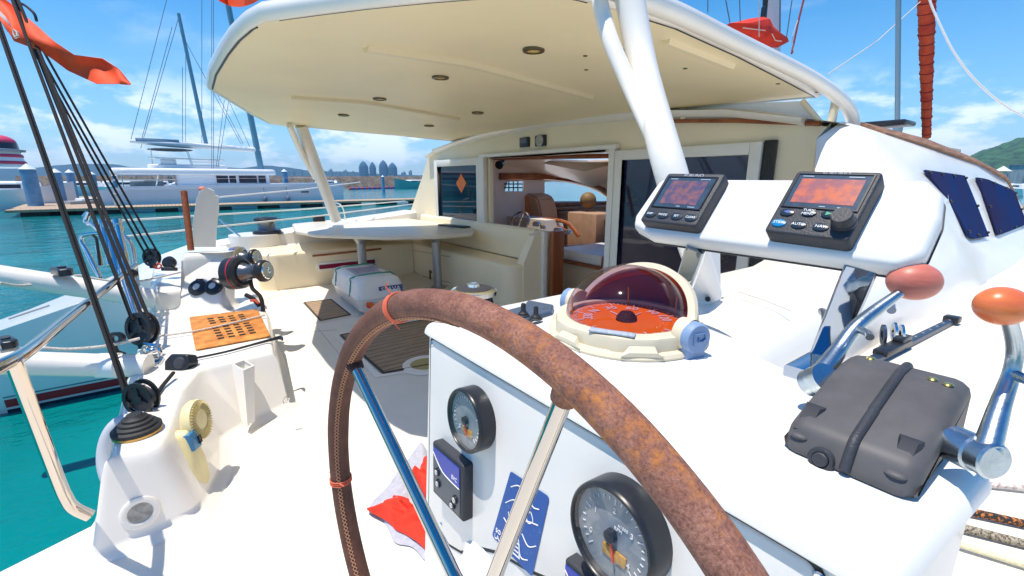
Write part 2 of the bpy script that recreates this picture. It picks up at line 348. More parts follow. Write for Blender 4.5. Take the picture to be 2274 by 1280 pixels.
# ================================================================== SETTING
def setting():
    mb = MB(); mb.poly([(-9000, -9000, WZ), (9000, -9000, WZ), (9000, 9000, WZ), (-9000, 9000, WZ)]); struct(mb.build('water', SEA))
    far_hill = mat('far_hill_haze_blue', (.022, .065, .085), .95, var=.35, vscale=.008)  # forest green pushed towards blue, distance haze put into the colour
    near_hill = mat('near_hill_forest', (.045, .13, .028), .95, col2=(.012, .04, .014), vscale=.11, vdet=10, bump=1, bscale=.25, thr=(.42, .58))
    def ridge(name, x0, x1, d, depth, prof, m, nx, seed, rough):
        mb = MB(); dirs = lambda x: (lambda r: Vector((r.x, r.y, 0)).normalized())(ray(x, 399))
        def fn(u, v):
            x = x0+(x1-x0)*u; k = ray(x, 399); D = d+depth*v
            p = EYE+k*D; h = prof(x)/1011*d*max(0, 1-abs(v-.5)*2)**.7
            h *= 1+rough*mnoise.fractal(Vector((u*9+seed, v*4, seed)), 1, 2, 5)
            return (p.x, p.y, WZ-1+h)
        mb.grid(fn, nx, 14); struct(mb.build(name, m, ang=80))
    lp = lambda T: (lambda x: next(((a[1]+(b[1]-a[1])*(x-a[0])/(b[0]-a[0])) for a, b in zip(T, T[1:]) if a[0] <= x <= b[0]), T[-1][1]))
    ridge('hills', -500, 1250, 1450, 700, lp([(-500, 30), (0, 29), (130, 36), (230, 42), (330, 37), (460, 33), (580, 36), (640, 32), (760, 24), (900, 14), (1250, 8)]), far_hill, 150, 3, .35)
    ridge('hill', 2040, 3300, 520, 420, lp([(2040, 2), (2110, 50), (2180, 98), (2274, 142), (2450, 200), (3300, 60)]), near_hill, 260, 11, .3)
    # rubble breakwater across the harbour mouth
    mb = MB(); rock = mat('rubble_rock', (.17, .14, .115), .95, var=.55, vscale=.5, bump=1, bscale=2)
    a, b = at(40, 401, X=-190), at(1010, 401, X=-150)
    def fn(u, v):
        p = a.lerp(b, u); s = v*2-1; h = (1-abs(s)**1.6)*4.0
        return (p.x+s*7+mnoise.noise(Vector((u*160, v*9, 1)))*.9, p.y, WZ-.4+h*(1+.22*mnoise.noise(Vector((u*240, v*12, 5)))))
    mb.grid(fn, 220, 8); tag(mb.build('breakwater', rock, ang=10), 'long low grey brown rubble breakwater across the harbour mouth', 'breakwater')
    # distant towers
    tw = mat('tower_glass', (.05, .12, .19), .25, col2=(.09, .17, .24), vscale=.05, aniso=(.2, .2, 3))
    labs = ['wide rounded leaf shaped tower at left end of far towers', 'slim leaf shaped tower tucked beside the wide left one', 'tallest pointed leaf shaped tower in the far group', 'wide rounded tower at right end of far towers']
    for (x, w, top), lab in zip(((809, 21, 359), (829, 15, 361), (853, 20, 357), (873, 20, 362)), labs):
        c = at(x, 399, d=1250); hw = px(w/2, c); hh = px(399-top, c); th = thing('tower', lab, 'tower', (c.x, c.y, WZ), 'leaf shaped towers across the bay')
        mb = MB(); prof = [(hw*(.86+.14*sin(k/12*pi))*(1 if k < 8 else math.cos((k-8)/4*pi/2)**.75 if k < 12 else .02), WZ+(hh+2.5)*k/12) for k in range(13)]
        mb.M = Matrix.Translation((c.x, c.y, 0)) @ Matrix.Rotation(YAW, 4, 'Z') @ Matrix.Diagonal((1, .55, 1, 1)); mb.lathe(prof, 20); mb.build('facade', tw, th)
        mb = MB(); mb.M = Matrix.Translation((c.x, c.y, 0)) @ Matrix.Rotation(YAW, 4, 'Z') @ Matrix.Diagonal((1, .55, 1, 1))
        for k in range(1, 9): mb.lathe([(prof[k][0]*1.0, prof[k][1]), (prof[k][0]*1.03, prof[k][1]), (prof[k][0]*1.03, prof[k][1]+2), (prof[k][0], prof[k][1]+2)], 20)
        mb.build('floor_band', mat('tower_band', (.10, .19, .26), .5), th)
    bl = mat('far_city_block', (.34, .40, .44), .8, var=.4, vscale=.02)
    for i, (x, w, top) in enumerate(((648, 14, 382), (668, 9, 379), (684, 12, 384), (706, 8, 377), (718, 10, 381), (736, 7, 378), (750, 12, 384), (768, 8, 380), (784, 9, 383), (897, 10, 384), (912, 7, 381))):
        c = at(x, 399, d=1180); hw = px(w/2, c); h = px(399-top, c)+2.5; mb = MB(); mb.M = Matrix.Translation((c.x, c.y, WZ)) @ Matrix.Rotation(YAW, 4, 'Z')
        mb.box((0, 0, h/2), (2*hw, hw, h)); mb.box((hw*.3, 0, h+1.5), (hw*.6, hw*.5, 3))
        one('building', mb, bl, 'small pale high rise block in the hazy skyline beside the leaf shaped towers', 'building', (c.x, c.y, WZ), 'far skyline blocks')
setting()

# ================================================================== HARBOUR
BOATW = mat('boat_white', (.80, .81, .82), .3, var=.05, vscale=.6, coat=.3)
BOATB = mat('boat_blue_white', (.72, .74, .82), .3, var=.06, vscale=.3, coat=.3)
MASTM = mat('mast_alloy', (.17, .36, .46), .4, metal=.1, var=.2, vscale=.7)
WIRE = mat('rigging_wire', (.12, .17, .22), .4, metal=.6)
PILE = mat('pile_blue', (.16, .33, .52), .6, var=.25, vscale=2)
DARKF = mat('dock_float_dark', (.03, .03, .032), .8, var=.5, vscale=2)
DKW = mat('dark_window', (.02, .018, .045), .05, var=.3, vscale=.8)
def harbour():
    # dock: long pontoon parallel to our boat and a wider head at its left
    d = thing('dock', 'long low wooden pontoon dock in front of the moored white catamaran', 'dock', (-47.5, 4, WZ))
    mb = MB(); mb.slab([(-49, -9), (-46, -9), (-46, 40), (-49, 40)], -.55, -.4, .03); mb.slab([(-78, -11.5), (-49.02, -9.2), (-49.02, -4.5), (-78, -6)], -.55, -.4, .03); mb.build('deck_boards', DOCKW, d)
    mb = MB(); mb.box((-47.5, 15.5, -.575), (2.9, 49, .05)); mb.box((-46.0, 15.5, -.52), (.05, 49, .16)); mb.build('edge_beam', mat('dock_edge', (.42, .30, .19), .8, var=.3, vscale=1), d)
    for k in range(13): mb = MB(); mb.box((-47.4, -7.6+3.75*k, -.85), (2.4, 1.5, .5), .08); mb.build('float', DARKF, d)
    for k in range(6): mb = MB(); mb.box((-53-4.5*k, -7.8, -.85), (2, 3, .5), .08); mb.build('float', DARKF, d)
    mb = MB(); mb.box((-48.2, -3.2, .05), (.5, .35, .9), .05); mb.box((-48.2, -3.2, .53), (.6, .45, .08), .02)
    one('power_pedestal', mb, mat('pedestal_grey', (.62, .64, .62), .5), 'pale power pedestal on the left end of the pontoon dock', 'dock pedestal', (-48.2, -3.2, -.4))
    labs = ['thickest blue mooring pile, at the left by the ferry', 'second blue mooring pile from left with pale cap, behind black rope', 'third blue mooring pile from left with pale cap', 'fourth blue mooring pile from left, slim', 'fifth blue mooring pile from left, slimmest of the left row', 'blue mooring pile right of the white catamaran cabin', 'blue mooring pile beside the green hulled boat']
    for (x, w, yt, X), lab in zip(((66, 27, 377, -52), (126, 19, 384, -56), (157, 15, 384, -60), (206, 12, 388, -66), (255, 10, 391, -72), (633, 12, 382, -62), (850, 7, 393, -95)), labs):
        c = at(x, 399, X=X); r = px(w/2, c); zt = EYE.z+px(399-yt, c); t = thing('mooring_pile', lab, 'mooring pile', (c.x, c.y, WZ), 'blue mooring piles')
        MB().cyl((c.x, c.y, WZ-1), (c.x, c.y, zt), r).build('post', PILE, t); MB().cyl((c.x, c.y, zt), (c.x, c.y, zt+r*.9), r*1.12, .03).build('cap', mat('pile_cap', (.62, .70, .74), .5), t)
    # moored catamaran
    X0 = -50.3; cat = thing('catamaran', 'big white sailing catamaran moored behind the wooden dock', 'catamaran', (-53.5, 5, WZ))
    ys = -4.4; ye = 15.4; mb = MB(); loops = []
    for side in (0, 7.6):
        loops = []
        for y in (ys, ys+1.5, 0, 6, 11, 13.5, 14.8, ye):
            k = max(0, (y-10)/(ye-10)); w = 1.05*(1-k**2)+.06; zt = .75 if y < ys+1 else 1.02+.014*(y-ys); zb = WZ-.3; c = X0-.9-side
            loops.append([(c-w, y, zt), (c-w*.95, y, .1), (c-w*.7, y, zb), (c+w*.7, y, zb), (c+w*.95, y, .1), (c+w, y, zt)])
        mb.loft(loops)
    mb.slab([(X0-8, -2.5), (X0-1.5, -2.5), (X0-1.5, 11), (X0-8, 11)], .35, 1.0, .05)
    hull = mb.build('hull', BOATB, cat, ang=30)
    mb = MB()
    for side in (0,): mb.loft([[(X0-.9+s*w_, y, .72+.014*(y-ys)) for s, w_ in ((0, 0), (1, w))]+[(X0-.9+w*1.0+.02, y, .80+.014*(y-ys)), (X0-.9, y, .80+.014*(y-ys))] for y, w in ((ys+1, 1.13), (0, 1.13), (6, 1.13), (10, 1.12))])
    mb.build('rub_strip', BOATW, hull)
    for y in (-1.3, 2.6, 7.4, 11.3): mb = MB(); mb.box((X0+.12, y, .42), (.06, .75 if y > 0 else .5, .13), .02); mb.build('porthole', DKW, hull)
    mb = MB(); mb.slab(rpoly([(X0-7.3, -3.6), (X0-1.2, -3.6), (X0-1.0, 4), (X0-1.6, 9.3), (X0-7.0, 9.3), (X0-7.5, 4)], 1.2), 2.05, 2.62, .28, 4, .12); mb.build('cabin_roof', BOATW, cat)
    mb = MB(); mb.slab(rpoly([(X0-6.8, .9), (X0-1.35, .9), (X0-1.35, 5), (X0-1.9, 8.6), (X0-6.5, 8.6)], .4), 1.0, 2.05); mb.build('cabin_side', BOATW, cat)
    for y0, y1 in ((4.0, 5.6), (5.85, 7.4), (7.55, 8.2)):
        mb = MB(); mb.loft([[(X0-1.3-.14*max(0, y-5)+.0, y, 1.32), (X0-1.42-.14*max(0, y-5), y, 1.32), (X0-1.42-.14*max(0, y-5), y, 1.98), (X0-1.3-.14*max(0, y-5), y, 1.98)] for y in (y0, y1)]); mb.build('cabin_window', DKW, cat)
    for p, q in (((X0-1.3, -3.1, 1), (X0-1.3, -3.1, 2.1)), ((X0-1.3, -.6, 1), (X0-1.25, -.3, 2.1)), ((X0-6.8, -3.1, 1), (X0-6.8, -3.1, 2.1)), ((X0-1.2, -3.4, 1.62), (X0-1.2, .9, 1.62))): mb = MB(); mb.tube([p, q], .05, 6); mb.build('cockpit_post' if p[2] == 1 else 'cockpit_rail', STEEL, cat)
    mb = MB(); mb.box((X0-4, -1.2, 1.25), (3.5, 2.4, .5), .1); mb.box((X0-4, .5, 1.6), (3.6, .3, .6), .08); mb.build('cockpit_seat', mat('teal_grey_cushion', (.35, .42, .42), .8, var=.4, vscale=1), cat)
    mb = MB(); mb.slab(rpoly([(X0-5.5, -1.0), (X0-3, -1.0), (X0-3, 5.2), (X0-5.5, 5.2)], .8), 2.62, 3.0, .12, 3); mb.box((X0-3.6, .6, 3.2), (.7, 1.2, .5), .1); mb.box((X0-3.4, 3.4, 3.3), (1, 2.2, .12), .05)
    mb.build('flybridge', BOATW, cat)
    mb = MB(); c = (X0-4, .9, 4.32)
    mb.ell(c, (1.5, 1.75, .14)); mb.build('bimini_top', mat('dark_canvas', (.03, .045, .07), .8, var=.3, vscale=2), cat)
    mb = MB()
    for y in (-.6, 2.4):
        for x in (-3, -5): mb.tube([(X0+x, y, 3), (X0+x, y*.9, 4.3)], .035, 6)
    mb.tube([(X0-3, -.8, 3.55), (X0-3, 5, 3.45)], .05, 6); mb.build('bimini_frame', STEEL, cat)
    B0, B1 = Vector((X0-4, -1.9, 4.95)), Vector((X0-4, 8.3, 4.55))
    MB().tube([B0, B0.lerp(B1, .3), B1], [.16, .28, .25], 10).build('boom', BOATW, cat)
    MB().tube([B0+Vector((.0, .4, .12)), B0.lerp(B1, .35)+Vector((0, 0, .26))], .2, 8).build('sail_bag', mat('sail_bag_blue', (.15, .26, .38), .8, var=.3, vscale=2), cat)
    mbase = at(580, 378, X=X0-4); mtop = at(492, -60, X=X0-4); MB().tube([mbase, mtop], [.29, .24], 10).build('mast', MASTM, cat)
    mb = MB()
    for (x0, y0), (x1, y1) in (((375, -20), (289, 316)), ((382, 60), (312, 318)), ((448, 0), (448, 330)), ((470, 0), (470, 412)), ((474, 0), (474, 412)), ((498, 222), (480, 372)), ((508, 222), (484, 372)), ((470, 140), (556, 330)), ((400, 70), (535, 320)), ((480, 205), (540, 320))):
        mb.tube([at(x0, y0, X=X0-4.2), at(x1, y1, X=X0-1.5 if y1 > 350 else X0-4)], .022, 5)
    mb.build('stay', WIRE, cat)
    mb = MB()
    for y in (9.6, 12.4, 14.4): mb.tube([(X0-.5-.12*(y-9), y, 1.2), (X0-.5-.12*(y-9), y, 1.85)], .025, 5)
    mb.tube([(X0-.5, 9.6, 1.8), (X0-.9, 12.4, 1.85), (X0-1.1, 14.4, 1.85), (X0-1.4, 15.3, 1.3)], .018, 5); mb.tube([(X0-.5, 0, 1.65), (X0-.5, 9.6, 1.8)], .018, 5); mb.build('guard_rail', STEEL, cat)
    fm = mat('fender_grey', (.16, .19, .25), .5)
    for i, (y, lab) in enumerate(((7.6, 'dark fender hanging nearer the mast on the moored catamaran hull'), (9.6, 'dark fender hanging nearer the bow on the moored catamaran hull'))):
        mb = MB(); mb.ell((X0+.42, y, -.25), (.2, .2, .36)); mb.tube([(X0+.4, y, .05), (X0+.15, y, 1.05)], .02, 5); one('fender', mb, fm, lab, 'fender', (X0+.42, y, -.25), 'fenders on the moored catamaran')
    # second mast: a monohull behind
    sb = thing('sailing_boat', 'sailing boat behind the catamaran showing only its raked blue grey mast', 'sailing boat', (-60, 5.0, WZ))
    MB().tube([at(458, 322, X=-60), at(396, 30, X=-60)], [.2, .15], 8).build('mast', MASTM, sb)
    mb = MB(); mb.tube([at(398, 34, X=-60), at(312, 330, X=-60)], .025, 5); mb.tube([at(405, 150, X=-60), at(405, 330, X=-60)], .025, 5); mb.tube([at(412, 100, X=-60), at(412, 330, X=-60)], .02, 5); mb.build('stay', WIRE, sb)
    mb = MB(); loops = []
    for y, w in ((-2, 1.0), (1, 1.6), (5, 1.7), (8, 1.1), (10, .05)): loops.append([(-60-w, y, .35), (-60-w*.6, y, WZ-.3), (-60+w*.6, y, WZ-.3), (-60+w, y, .35)])
    mb.loft(loops); mb.build('hull', BOATW, sb); MB().slab(rpoly([(-61, 1), (-59, 1), (-59.2, 6), (-60.8, 6)], .5), .3, .9, .2).build('cabin', BOATW, sb)
    # ferry at the far left
    X = -64; f = thing('ferry', 'white ferry with pink red stripes and a red domed wheelhouse at far left', 'ferry', (X, -15, WZ)); fr = mat('ferry_red', (.62, .05, .12), .5)
    mb = MB(); loops = []
    for y, w in ((-34, 3), (-20, 3), (-14, 2.6), (-11.2, .1)): loops.append([(X-3-w, y, 1.2+.03*(y+34)*.4), (X-3-w*.8, y, WZ-.3), (X-3+w*.8, y, WZ-.3), (X-3+w, y, 1.2+.03*(y+34)*.4)])
    mb.loft(loops); hl = mb.build('hull', mat('ferry_hull', (.50, .66, .72), .4), f)
    MB().box((X+.02-.6, -24, .05), (1.2, 20, .25)).build('boot_stripe', BOATW, hl)
    MB().slab(rpoly([(X-6, -34), (X, -34), (X, -16.5), (X-3, -14.2), (X-6, -16.5)], .8), 1.2, 2.9, .3).build('deckhouse', BOATW, f)
    mb = MB()
    for z in (1.6, 2.35): mb.slab(rpoly([(X-6.05, -34), (X+.05, -34), (X+.05, -16.4), (X-3, -14.1), (X-6.05, -16.4)], .8), z, z+.28)
    mb.build('stripe', fr, f)
    wx, wy = X-3, at(8, 399, X=X-3).y
    MB().cyl((wx, wy, 2.9), (wx, wy, 5.1), 1.9, 1.45).build('wheelhouse', BOATW, f)
    mb = MB(); [mb.lathe([(1.9-.2*(z-2.9)+.03, z), (1.9-.2*(z-2.9)+.06, z+.15), (1.9-.2*(z-2.9)-.02, z+.3)], 20, Matrix.Translation((wx, wy, 0))) for z in (3.1, 3.75)]; mb.build('wheelhouse_band', fr, f)
    MB().lathe([(1.6, 4.55), (1.55, 5.1)], 20, Matrix.Translation((wx, wy, 0))).build('wheelhouse_window', DKW, f)
    mb = MB(); mb.lathe([(2.0, 4.3), (2.05, 4.48), (1.5, 4.48)], 20, Matrix.Translation((wx, wy, 0))); mb.build('balcony', mat('balcony_grey', (.3, .36, .42), .6), f)
    mb = MB(); mb.ell((wx, wy, 5.15), (1.5, 1.5, .75)); mb.build('dome', fr, f)
    # small craft behind the dock
    def motorboat(name, lab, c, L, rz, hm, hcol=None, cat='motor boat', up=1.0):
        t = thing(name, lab, cat, c); M = Matrix.Translation(c) @ Matrix.Rotation(rz, 4, 'Z'); mb = MB(); mb.M = M; loops = []
        for u, w in ((0, .16), (.3, .18), (.65, .16), (.88, .08), (1, .004)): loops.append([((u-.5)*L, -w*L, hm+.1*L*u**3), ((u-.5)*L, -w*L*.7, -.1), ((u-.5)*L, w*L*.7, -.1), ((u-.5)*L, w*L, hm+.1*L*u**3)])
        mb.loft(loops); mb.build('hull', hcol or BOATW, t)
        mb = MB(); mb.M = M; mb.slab(rpoly([(-.32*L, -.12*L), (.12*L, -.12*L), (.28*L, 0), (.12*L, .12*L), (-.32*L, .12*L)], .03*L), hm, hm+.1*L*up, .03*L); mb.build('cabin', BOATW, t)
        mb = MB(); mb.M = M; mb.slab(rpoly([(-.22*L, -.122*L), (.122*L, -.122*L), (.25*L, 0), (.122*L, .122*L), (-.22*L, .122*L)], .03*L), hm+.035*L*up, hm+.07*L*up); mb.build('window', DKW, t)
        return t
    c = at(100, 430, X=-58); motorboat('motor_yacht', 'white motor yacht bow poking out beside the thickest blue pile', (c.x, c.y-2.5, WZ), 9, pi/2, 1.5)
    c = at(215, 425, X=-55); motorboat('dinghy', 'grey dinghy lying behind the dock under the black ropes', (c.x, c.y, WZ), 4.6, pi/2+.5, .75, mat('dinghy_grey', (.36, .38, .40), .6), 'dinghy', .5)
    c = at(905, 416, X=-127); motorboat('green_boat', 'turquoise hulled boat seen between strut and cabin corner', (c.x, c.y+3, WZ), 13, -pi/2-.25, 1.7, mat('turquoise_hull', (.07, .36, .36), .4), 'boat', .6)
    for i, (x, L, lab) in enumerate(((185, 7, 'small white cruiser moored behind the third blue pile'), (283, 8, 'small white cruiser moored just left of the catamaran stern'), (345, 7.5, 'small white cruiser mostly hidden behind the catamaran cockpit'), (725, 8, 'small white cruiser beyond the catamaran bow'))):
        c = at(x, 408, X=-110); motorboat('cruiser', lab, (c.x, c.y, WZ), L*1.3, pi/2+.3*i, 1.3)['group'] = 'small cruisers beyond the dock'
    fl = [mat('float_red', (.62, .06, .05), .5), mat('float_blue', (.05, .09, .45), .5)]
    a, b = at(778, 415, X=-120), at(872, 412, X=-128)
    for k in range(18):
        p = a.lerp(b, k/17); mb = MB(); mb.box((p.x, p.y, WZ+.22), (.9, .95, .6), .18)
        one('barrier_float', mb, fl[k % 2], ('red' if k % 2 == 0 else 'blue')+' plastic float in the floating barrier right of the catamaran bow', 'float', (p.x, p.y, WZ), ('red' if k % 2 == 0 else 'blue')+' floats of the floating barrier')
    # marina at the far right
    dk = thing('pier', 'dark marina pier with white piles at the far right', 'pier', (20, 85, WZ)); P0 = at(2190, 418, d=85); P1 = at(2420, 418, d=95)
    mb = MB(); dirp = (P1-P0).normalized(); nn = Vector((-dirp.y, dirp.x, 0)); mb.loft([[P0+nn*a_+Vector((0, 0, z-P0.z)) for a_, z in ((-1.5, -.35), (1.5, -.35), (1.5, .0), (-1.5, .0))], [P1+nn*a_+Vector((0, 0, z-P1.z)) for a_, z in ((-1.5, -.35), (1.5, -.35), (1.5, .0), (-1.5, .0))]]); mb.build('pier_deck', DARKF, dk)
    for k in range(9): q = P0.lerp(P1, k/8); mb = MB(); mb.cyl((q.x, q.y, WZ-1), (q.x, q.y, .9), .16); mb.build('pier_post', BOATW, dk)
    c = at(2222, 400, d=110); t = thing('beacon_hut', 'pale hut with white pyramid roof in front of green hill', 'hut', (c.x, c.y, WZ)); r = px(13, c)
    mb = MB(); mb.box((c.x, c.y, WZ+(EYE.z-WZ)/2+px(6, c)), (2*r*.7, 2*r*.7, EYE.z-WZ+px(12, c))); mb.build('wall', PILE, t)
    zt = EYE.z+px(18, c); MB().cyl((c.x, c.y, zt), (c.x, c.y, zt+px(11, c)), r*1.15, .02, 4).build('roof', BOATW, t)
    for i, (x, w, lab) in enumerate(((2250, 26, 'grey marina shed left half at the foot of green hill'), (2290, 40, 'grey marina shed cut by the right edge of view'))):
        c = at(x, 410, d=140); t = thing('marina_shed', lab, 'building', (c.x, c.y, WZ)); h = EYE.z-WZ+px(30, c)
        mb = MB(); mb.M = Matrix.Translation((c.x, c.y, WZ)) @ Matrix.Rotation(YAW-.8, 4, 'Z'); mb.box((0, 0, h/2), (px(w, c), 6, h)); mb.build('wall', mat('shed_grey', (.36, .42, .46), .7, var=.4, vscale=.6, aniso=(4, 4, .3)), t)
        mb = MB(); mb.M = Matrix.Translation((c.x, c.y, WZ)) @ Matrix.Rotation(YAW-.8, 4, 'Z'); mb.box((0, 0, h+.2), (px(w, c)*1.04, 6.6, .4)); mb.build('roof', mat('shed_roof', (.18, .20, .23), .7), t)
    for i, (x, d_, lab) in enumerate(((2228, 78, 'small white motor boat at the pier below green hill'), (2268, 70, 'white motor boat at the pier cut by right edge of view'))):
        c = at(x, 425, d=d_); motorboat('pier_boat', lab, (c.x, c.y, WZ), 7, 1.0+i, 1.2)
    c = at(2262, 452, d=38); mb = MB(); mb.slab([(c.x-.5, c.y-1), (c.x+14, c.y-1), (c.x+14, c.y+1), (c.x-.5, c.y+1)], WZ+.05, WZ+.4, .04)
    one('jetty', mb, mat('jetty_orange', (.55, .27, .10), .8, var=.3, vscale=2), 'orange brown floating jetty just past the cabin side window', 'jetty', (c.x, c.y, WZ))
harbour()

# ================================================================== OUR BOAT: DECKS AND HULLS
def plate(mb, outer, holes, fn, th):
    bm = mb.bm; es = []; n0 = len(bm.faces)
    for lp in [outer]+holes:
        vs = [mb.v(fn(*p)) for p in lp]
        for i in range(len(vs)): es.append(bm.edges.new((vs[i], vs[(i+1) % len(vs)])))
    r = bmesh.ops.triangle_fill(bm, use_beauty=True, edges=es)
    fs = [g for g in r['geom'] if isinstance(g, bmesh.types.BMFace)]
    bmesh.ops.recalc_face_normals(bm, faces=fs); bmesh.ops.solidify(bm, geom=fs, thickness=th); return mb
def decks():
    b, c = at(0, 1268, z=0), at(200, 1168, z=0); dr = (b-c).normalized(); a = b+dr*1.5
    mb = MB(); mb.slab([(a.x, a.y), (2.4, -3.2), (2.4, 4.0), (-8.5, 4.0), (-8.5, .2), (-3.6, -.3), (c.x, c.y)][::-1], -.16, 0, .015); fo = struct(mb.build('cockpit_floor', DECK))
    mb = MB()
    for A, B in (((566, 676), (668, 670)), ((640, 740), (748, 733)), ((706, 730), (756, 790)), ((700, 880), (760, 868))): mb.tube([at(*A, z=.0005), at(*B, z=.0005)], .004, 4)
    mb.build('floor_joint', mat('joint_grey', (.52, .50, .46), .8), fo)
    mb = MB(); mb.box((-4.5, 1.9, -.45), (5.0, 4.2, .56)); struct(mb.build('bridge_deck', HULL))
    mb = MB(); mb.slab([(-.62, .55), (2.4, .55), (2.4, 12), (-.62, 12)], -.02, 1.0, .012); struct(mb.build('side_deck', DECK))
    mb = MB(); mb.box((1.0, 3, -.55), (2.6, 16, .9)); struct(mb.build('starboard_hull', HULL))
decks()
def port_hull():
    h = thing('port_hull', 'white port hull of our boat with red stripe above the water', 'hull', (-8, 0, WZ))
    st = [(-2.6, -.22, -.34, -7.1, -8.5), (-1.75, .03, -.12, -7.0, -8.9), (-1.1, .22, .10, -7.0, -9.1), (-.55, .38, .3, -7.0, -9.2), (-.2, .5, .46, -7.0, -9.2), (.2, .6, .6, -7.0, -9.2), (.66, .6, .6, -7.0, -9.2), (.67, .55, .55, -8.6, -9.2), (4, .6, .6, -8.6, -9.2), (4.01, .6, .6, -7.6, -9.2), (11, .8, .8, -7.6, -9.0), (13, .9, .9, -8.1, -8.3)]
    mb = MB(); mb.loft([[(xi, y, zi), (max(xi, -7.6) if xi > -8 else -7.0, y, -.5), ((xi if xi > -8 else -7.0)-.08, y, WZ), ((xi if xi > -8 else -7.0)-.35, y, WZ-.5), (xo+.35, y, WZ-.5), (xo+.08, y, WZ), (xo, y, -.5), (xo, y, zo)] for y, zi, zo, xi, xo in st]); mb.build('shell', HULL, h, ang=25)
    def strip(z0, z1, m, nm, e):
        mb = MB(); mb.loft([[(-7.0-.08*max(0, (-.5-z)/.4)*1+e_, y, z) for e_, z in ((-.02, z0), (e, z0), (e, z1), (-.02, z1))] for y in (-1.75, 4)]); mb.build(nm, m, h)
    strip(-.83, -.735, mat('boot_red', (.42, .02, .03), .4), 'red_stripe', .006); strip(-.71, -.695, mat('boot_teal', (.10, .22, .27), .4), 'teal_line', .005); strip(-.93, -.86, mat('boot_navy', (.01, .03, .05), .5), 'waterline_band', .012)
    mb = MB(); tops = [(-.1, .5), (.4, .62), (1.3, .735), (2.4, .86), (4.0, 1.02)]
    mb.loft([[(-8.5, y, 0), (-8.62, y, z-.03), (-8.68, y, z), (-9.15, y, z), (-9.2, y, z-.04), (-9.2, y, .4)] for y, z in tops]); mb.build('coaming', GEL, h, ang=30)
    # scoop hatch, vent slits and a small black catch
    def sl(x, y): return at(x, y, X=-7.9)
    mb = MB()
    for a, b in (((20, 712), (110, 682)), ((40, 728), (170, 682)), ((2, 735), (60, 712))): mb.tube([sl(*a)+Vector((0, 0, .02)), sl(*b)+Vector((0, 0, .02))], .012, 6)
    mb.build('hatch_seam', mat('seam_grey', (.28, .30, .33), .6), h)
    mb = MB(); q = sl(48, 722); mb.box(q+Vector((0, 0, .02)), (.12, .2, .06), .01); mb.build('hatch_catch', BLACK, h)
    return h
port_hull()
def davits():
    for lab, pts, r in (('upper thick white davit tube running aft over the port stern', [at(345, 664, d=4.15), at(290, 655, d=4.05), at(0, 612, d=3.7), at(-220, 575, d=3.4)], .085),
                        ('lower thick white davit tube ending at the rope bench', [at(330, 812, d=2.95), at(240, 812, d=2.9), at(0, 806, d=2.65), at(-220, 800, d=2.4)], .072)):
        t = thing('davit', lab, 'davit', pts[0], 'white stern davits'); MB().tube(pts, r, 18).build('tube', GEL, t)
        p = pts[1]; dr = (pts[1]-pts[0]).normalized(); MB().cyl(p-dr*.06, p+dr*.05, r*1.12, r*1.08).build('socket', HULL, t)
    # white and pink line laid along each davit
    for lab, P_ in (('thin pinkish line lying along the upper white davit', [(0, 628), (40, 634), (90, 630), (150, 620), (175, 612), (230, 622), (300, 626), (400, 605)]), ('thin red flecked line lying along the lower white davit', [(0, 782), (70, 772), (150, 776), (240, 768), (310, 752)])):
        dd = (3.55, 4.3) if '630' in str(P_) else (2.5, 2.95)
        mb = MB(); mb.tube([at(x, y, d=dd[0]+(dd[1]-dd[0])*k/(len(P_)-1)) for k, (x, y) in enumerate(P_)], .009, 8, smooth=5)
        one('line', mb, ROPE_W, lab, 'rope', at(*P_[0], d=dd[0]))
    def dark(x, y, d, s, nm, lab, cat):
        c = at(x, y, d=d); t = thing(nm, lab, cat, c); mb = MB(); M = Matrix.Translation(c) @ Matrix.Rotation(.4, 4, 'Z'); mb.M = M
        mb.slab(rpoly([(-s, -s*.35), (s*.8, -s*.4), (s, .1*s), (.5*s, .4*s), (-s, .4*s)], s*.2), -s*.22, s*.22, s*.12); mb.build('body', BLACK, t)
        mb = MB(); mb.M = M; mb.cyl((0, 0, s*.2), (0, 0, s*.3), s*.22); mb.build('cap', GREYP, t)
    dark(138, 602, 3.75, .13, 'fairlead', 'low black fairlead on top of the upper white davit', 'fairlead')
    dark(14, 760, 2.5, .09, 'cam_cleat', 'dark grey cleat block at left edge on the lower white davit', 'cleat')
davits()

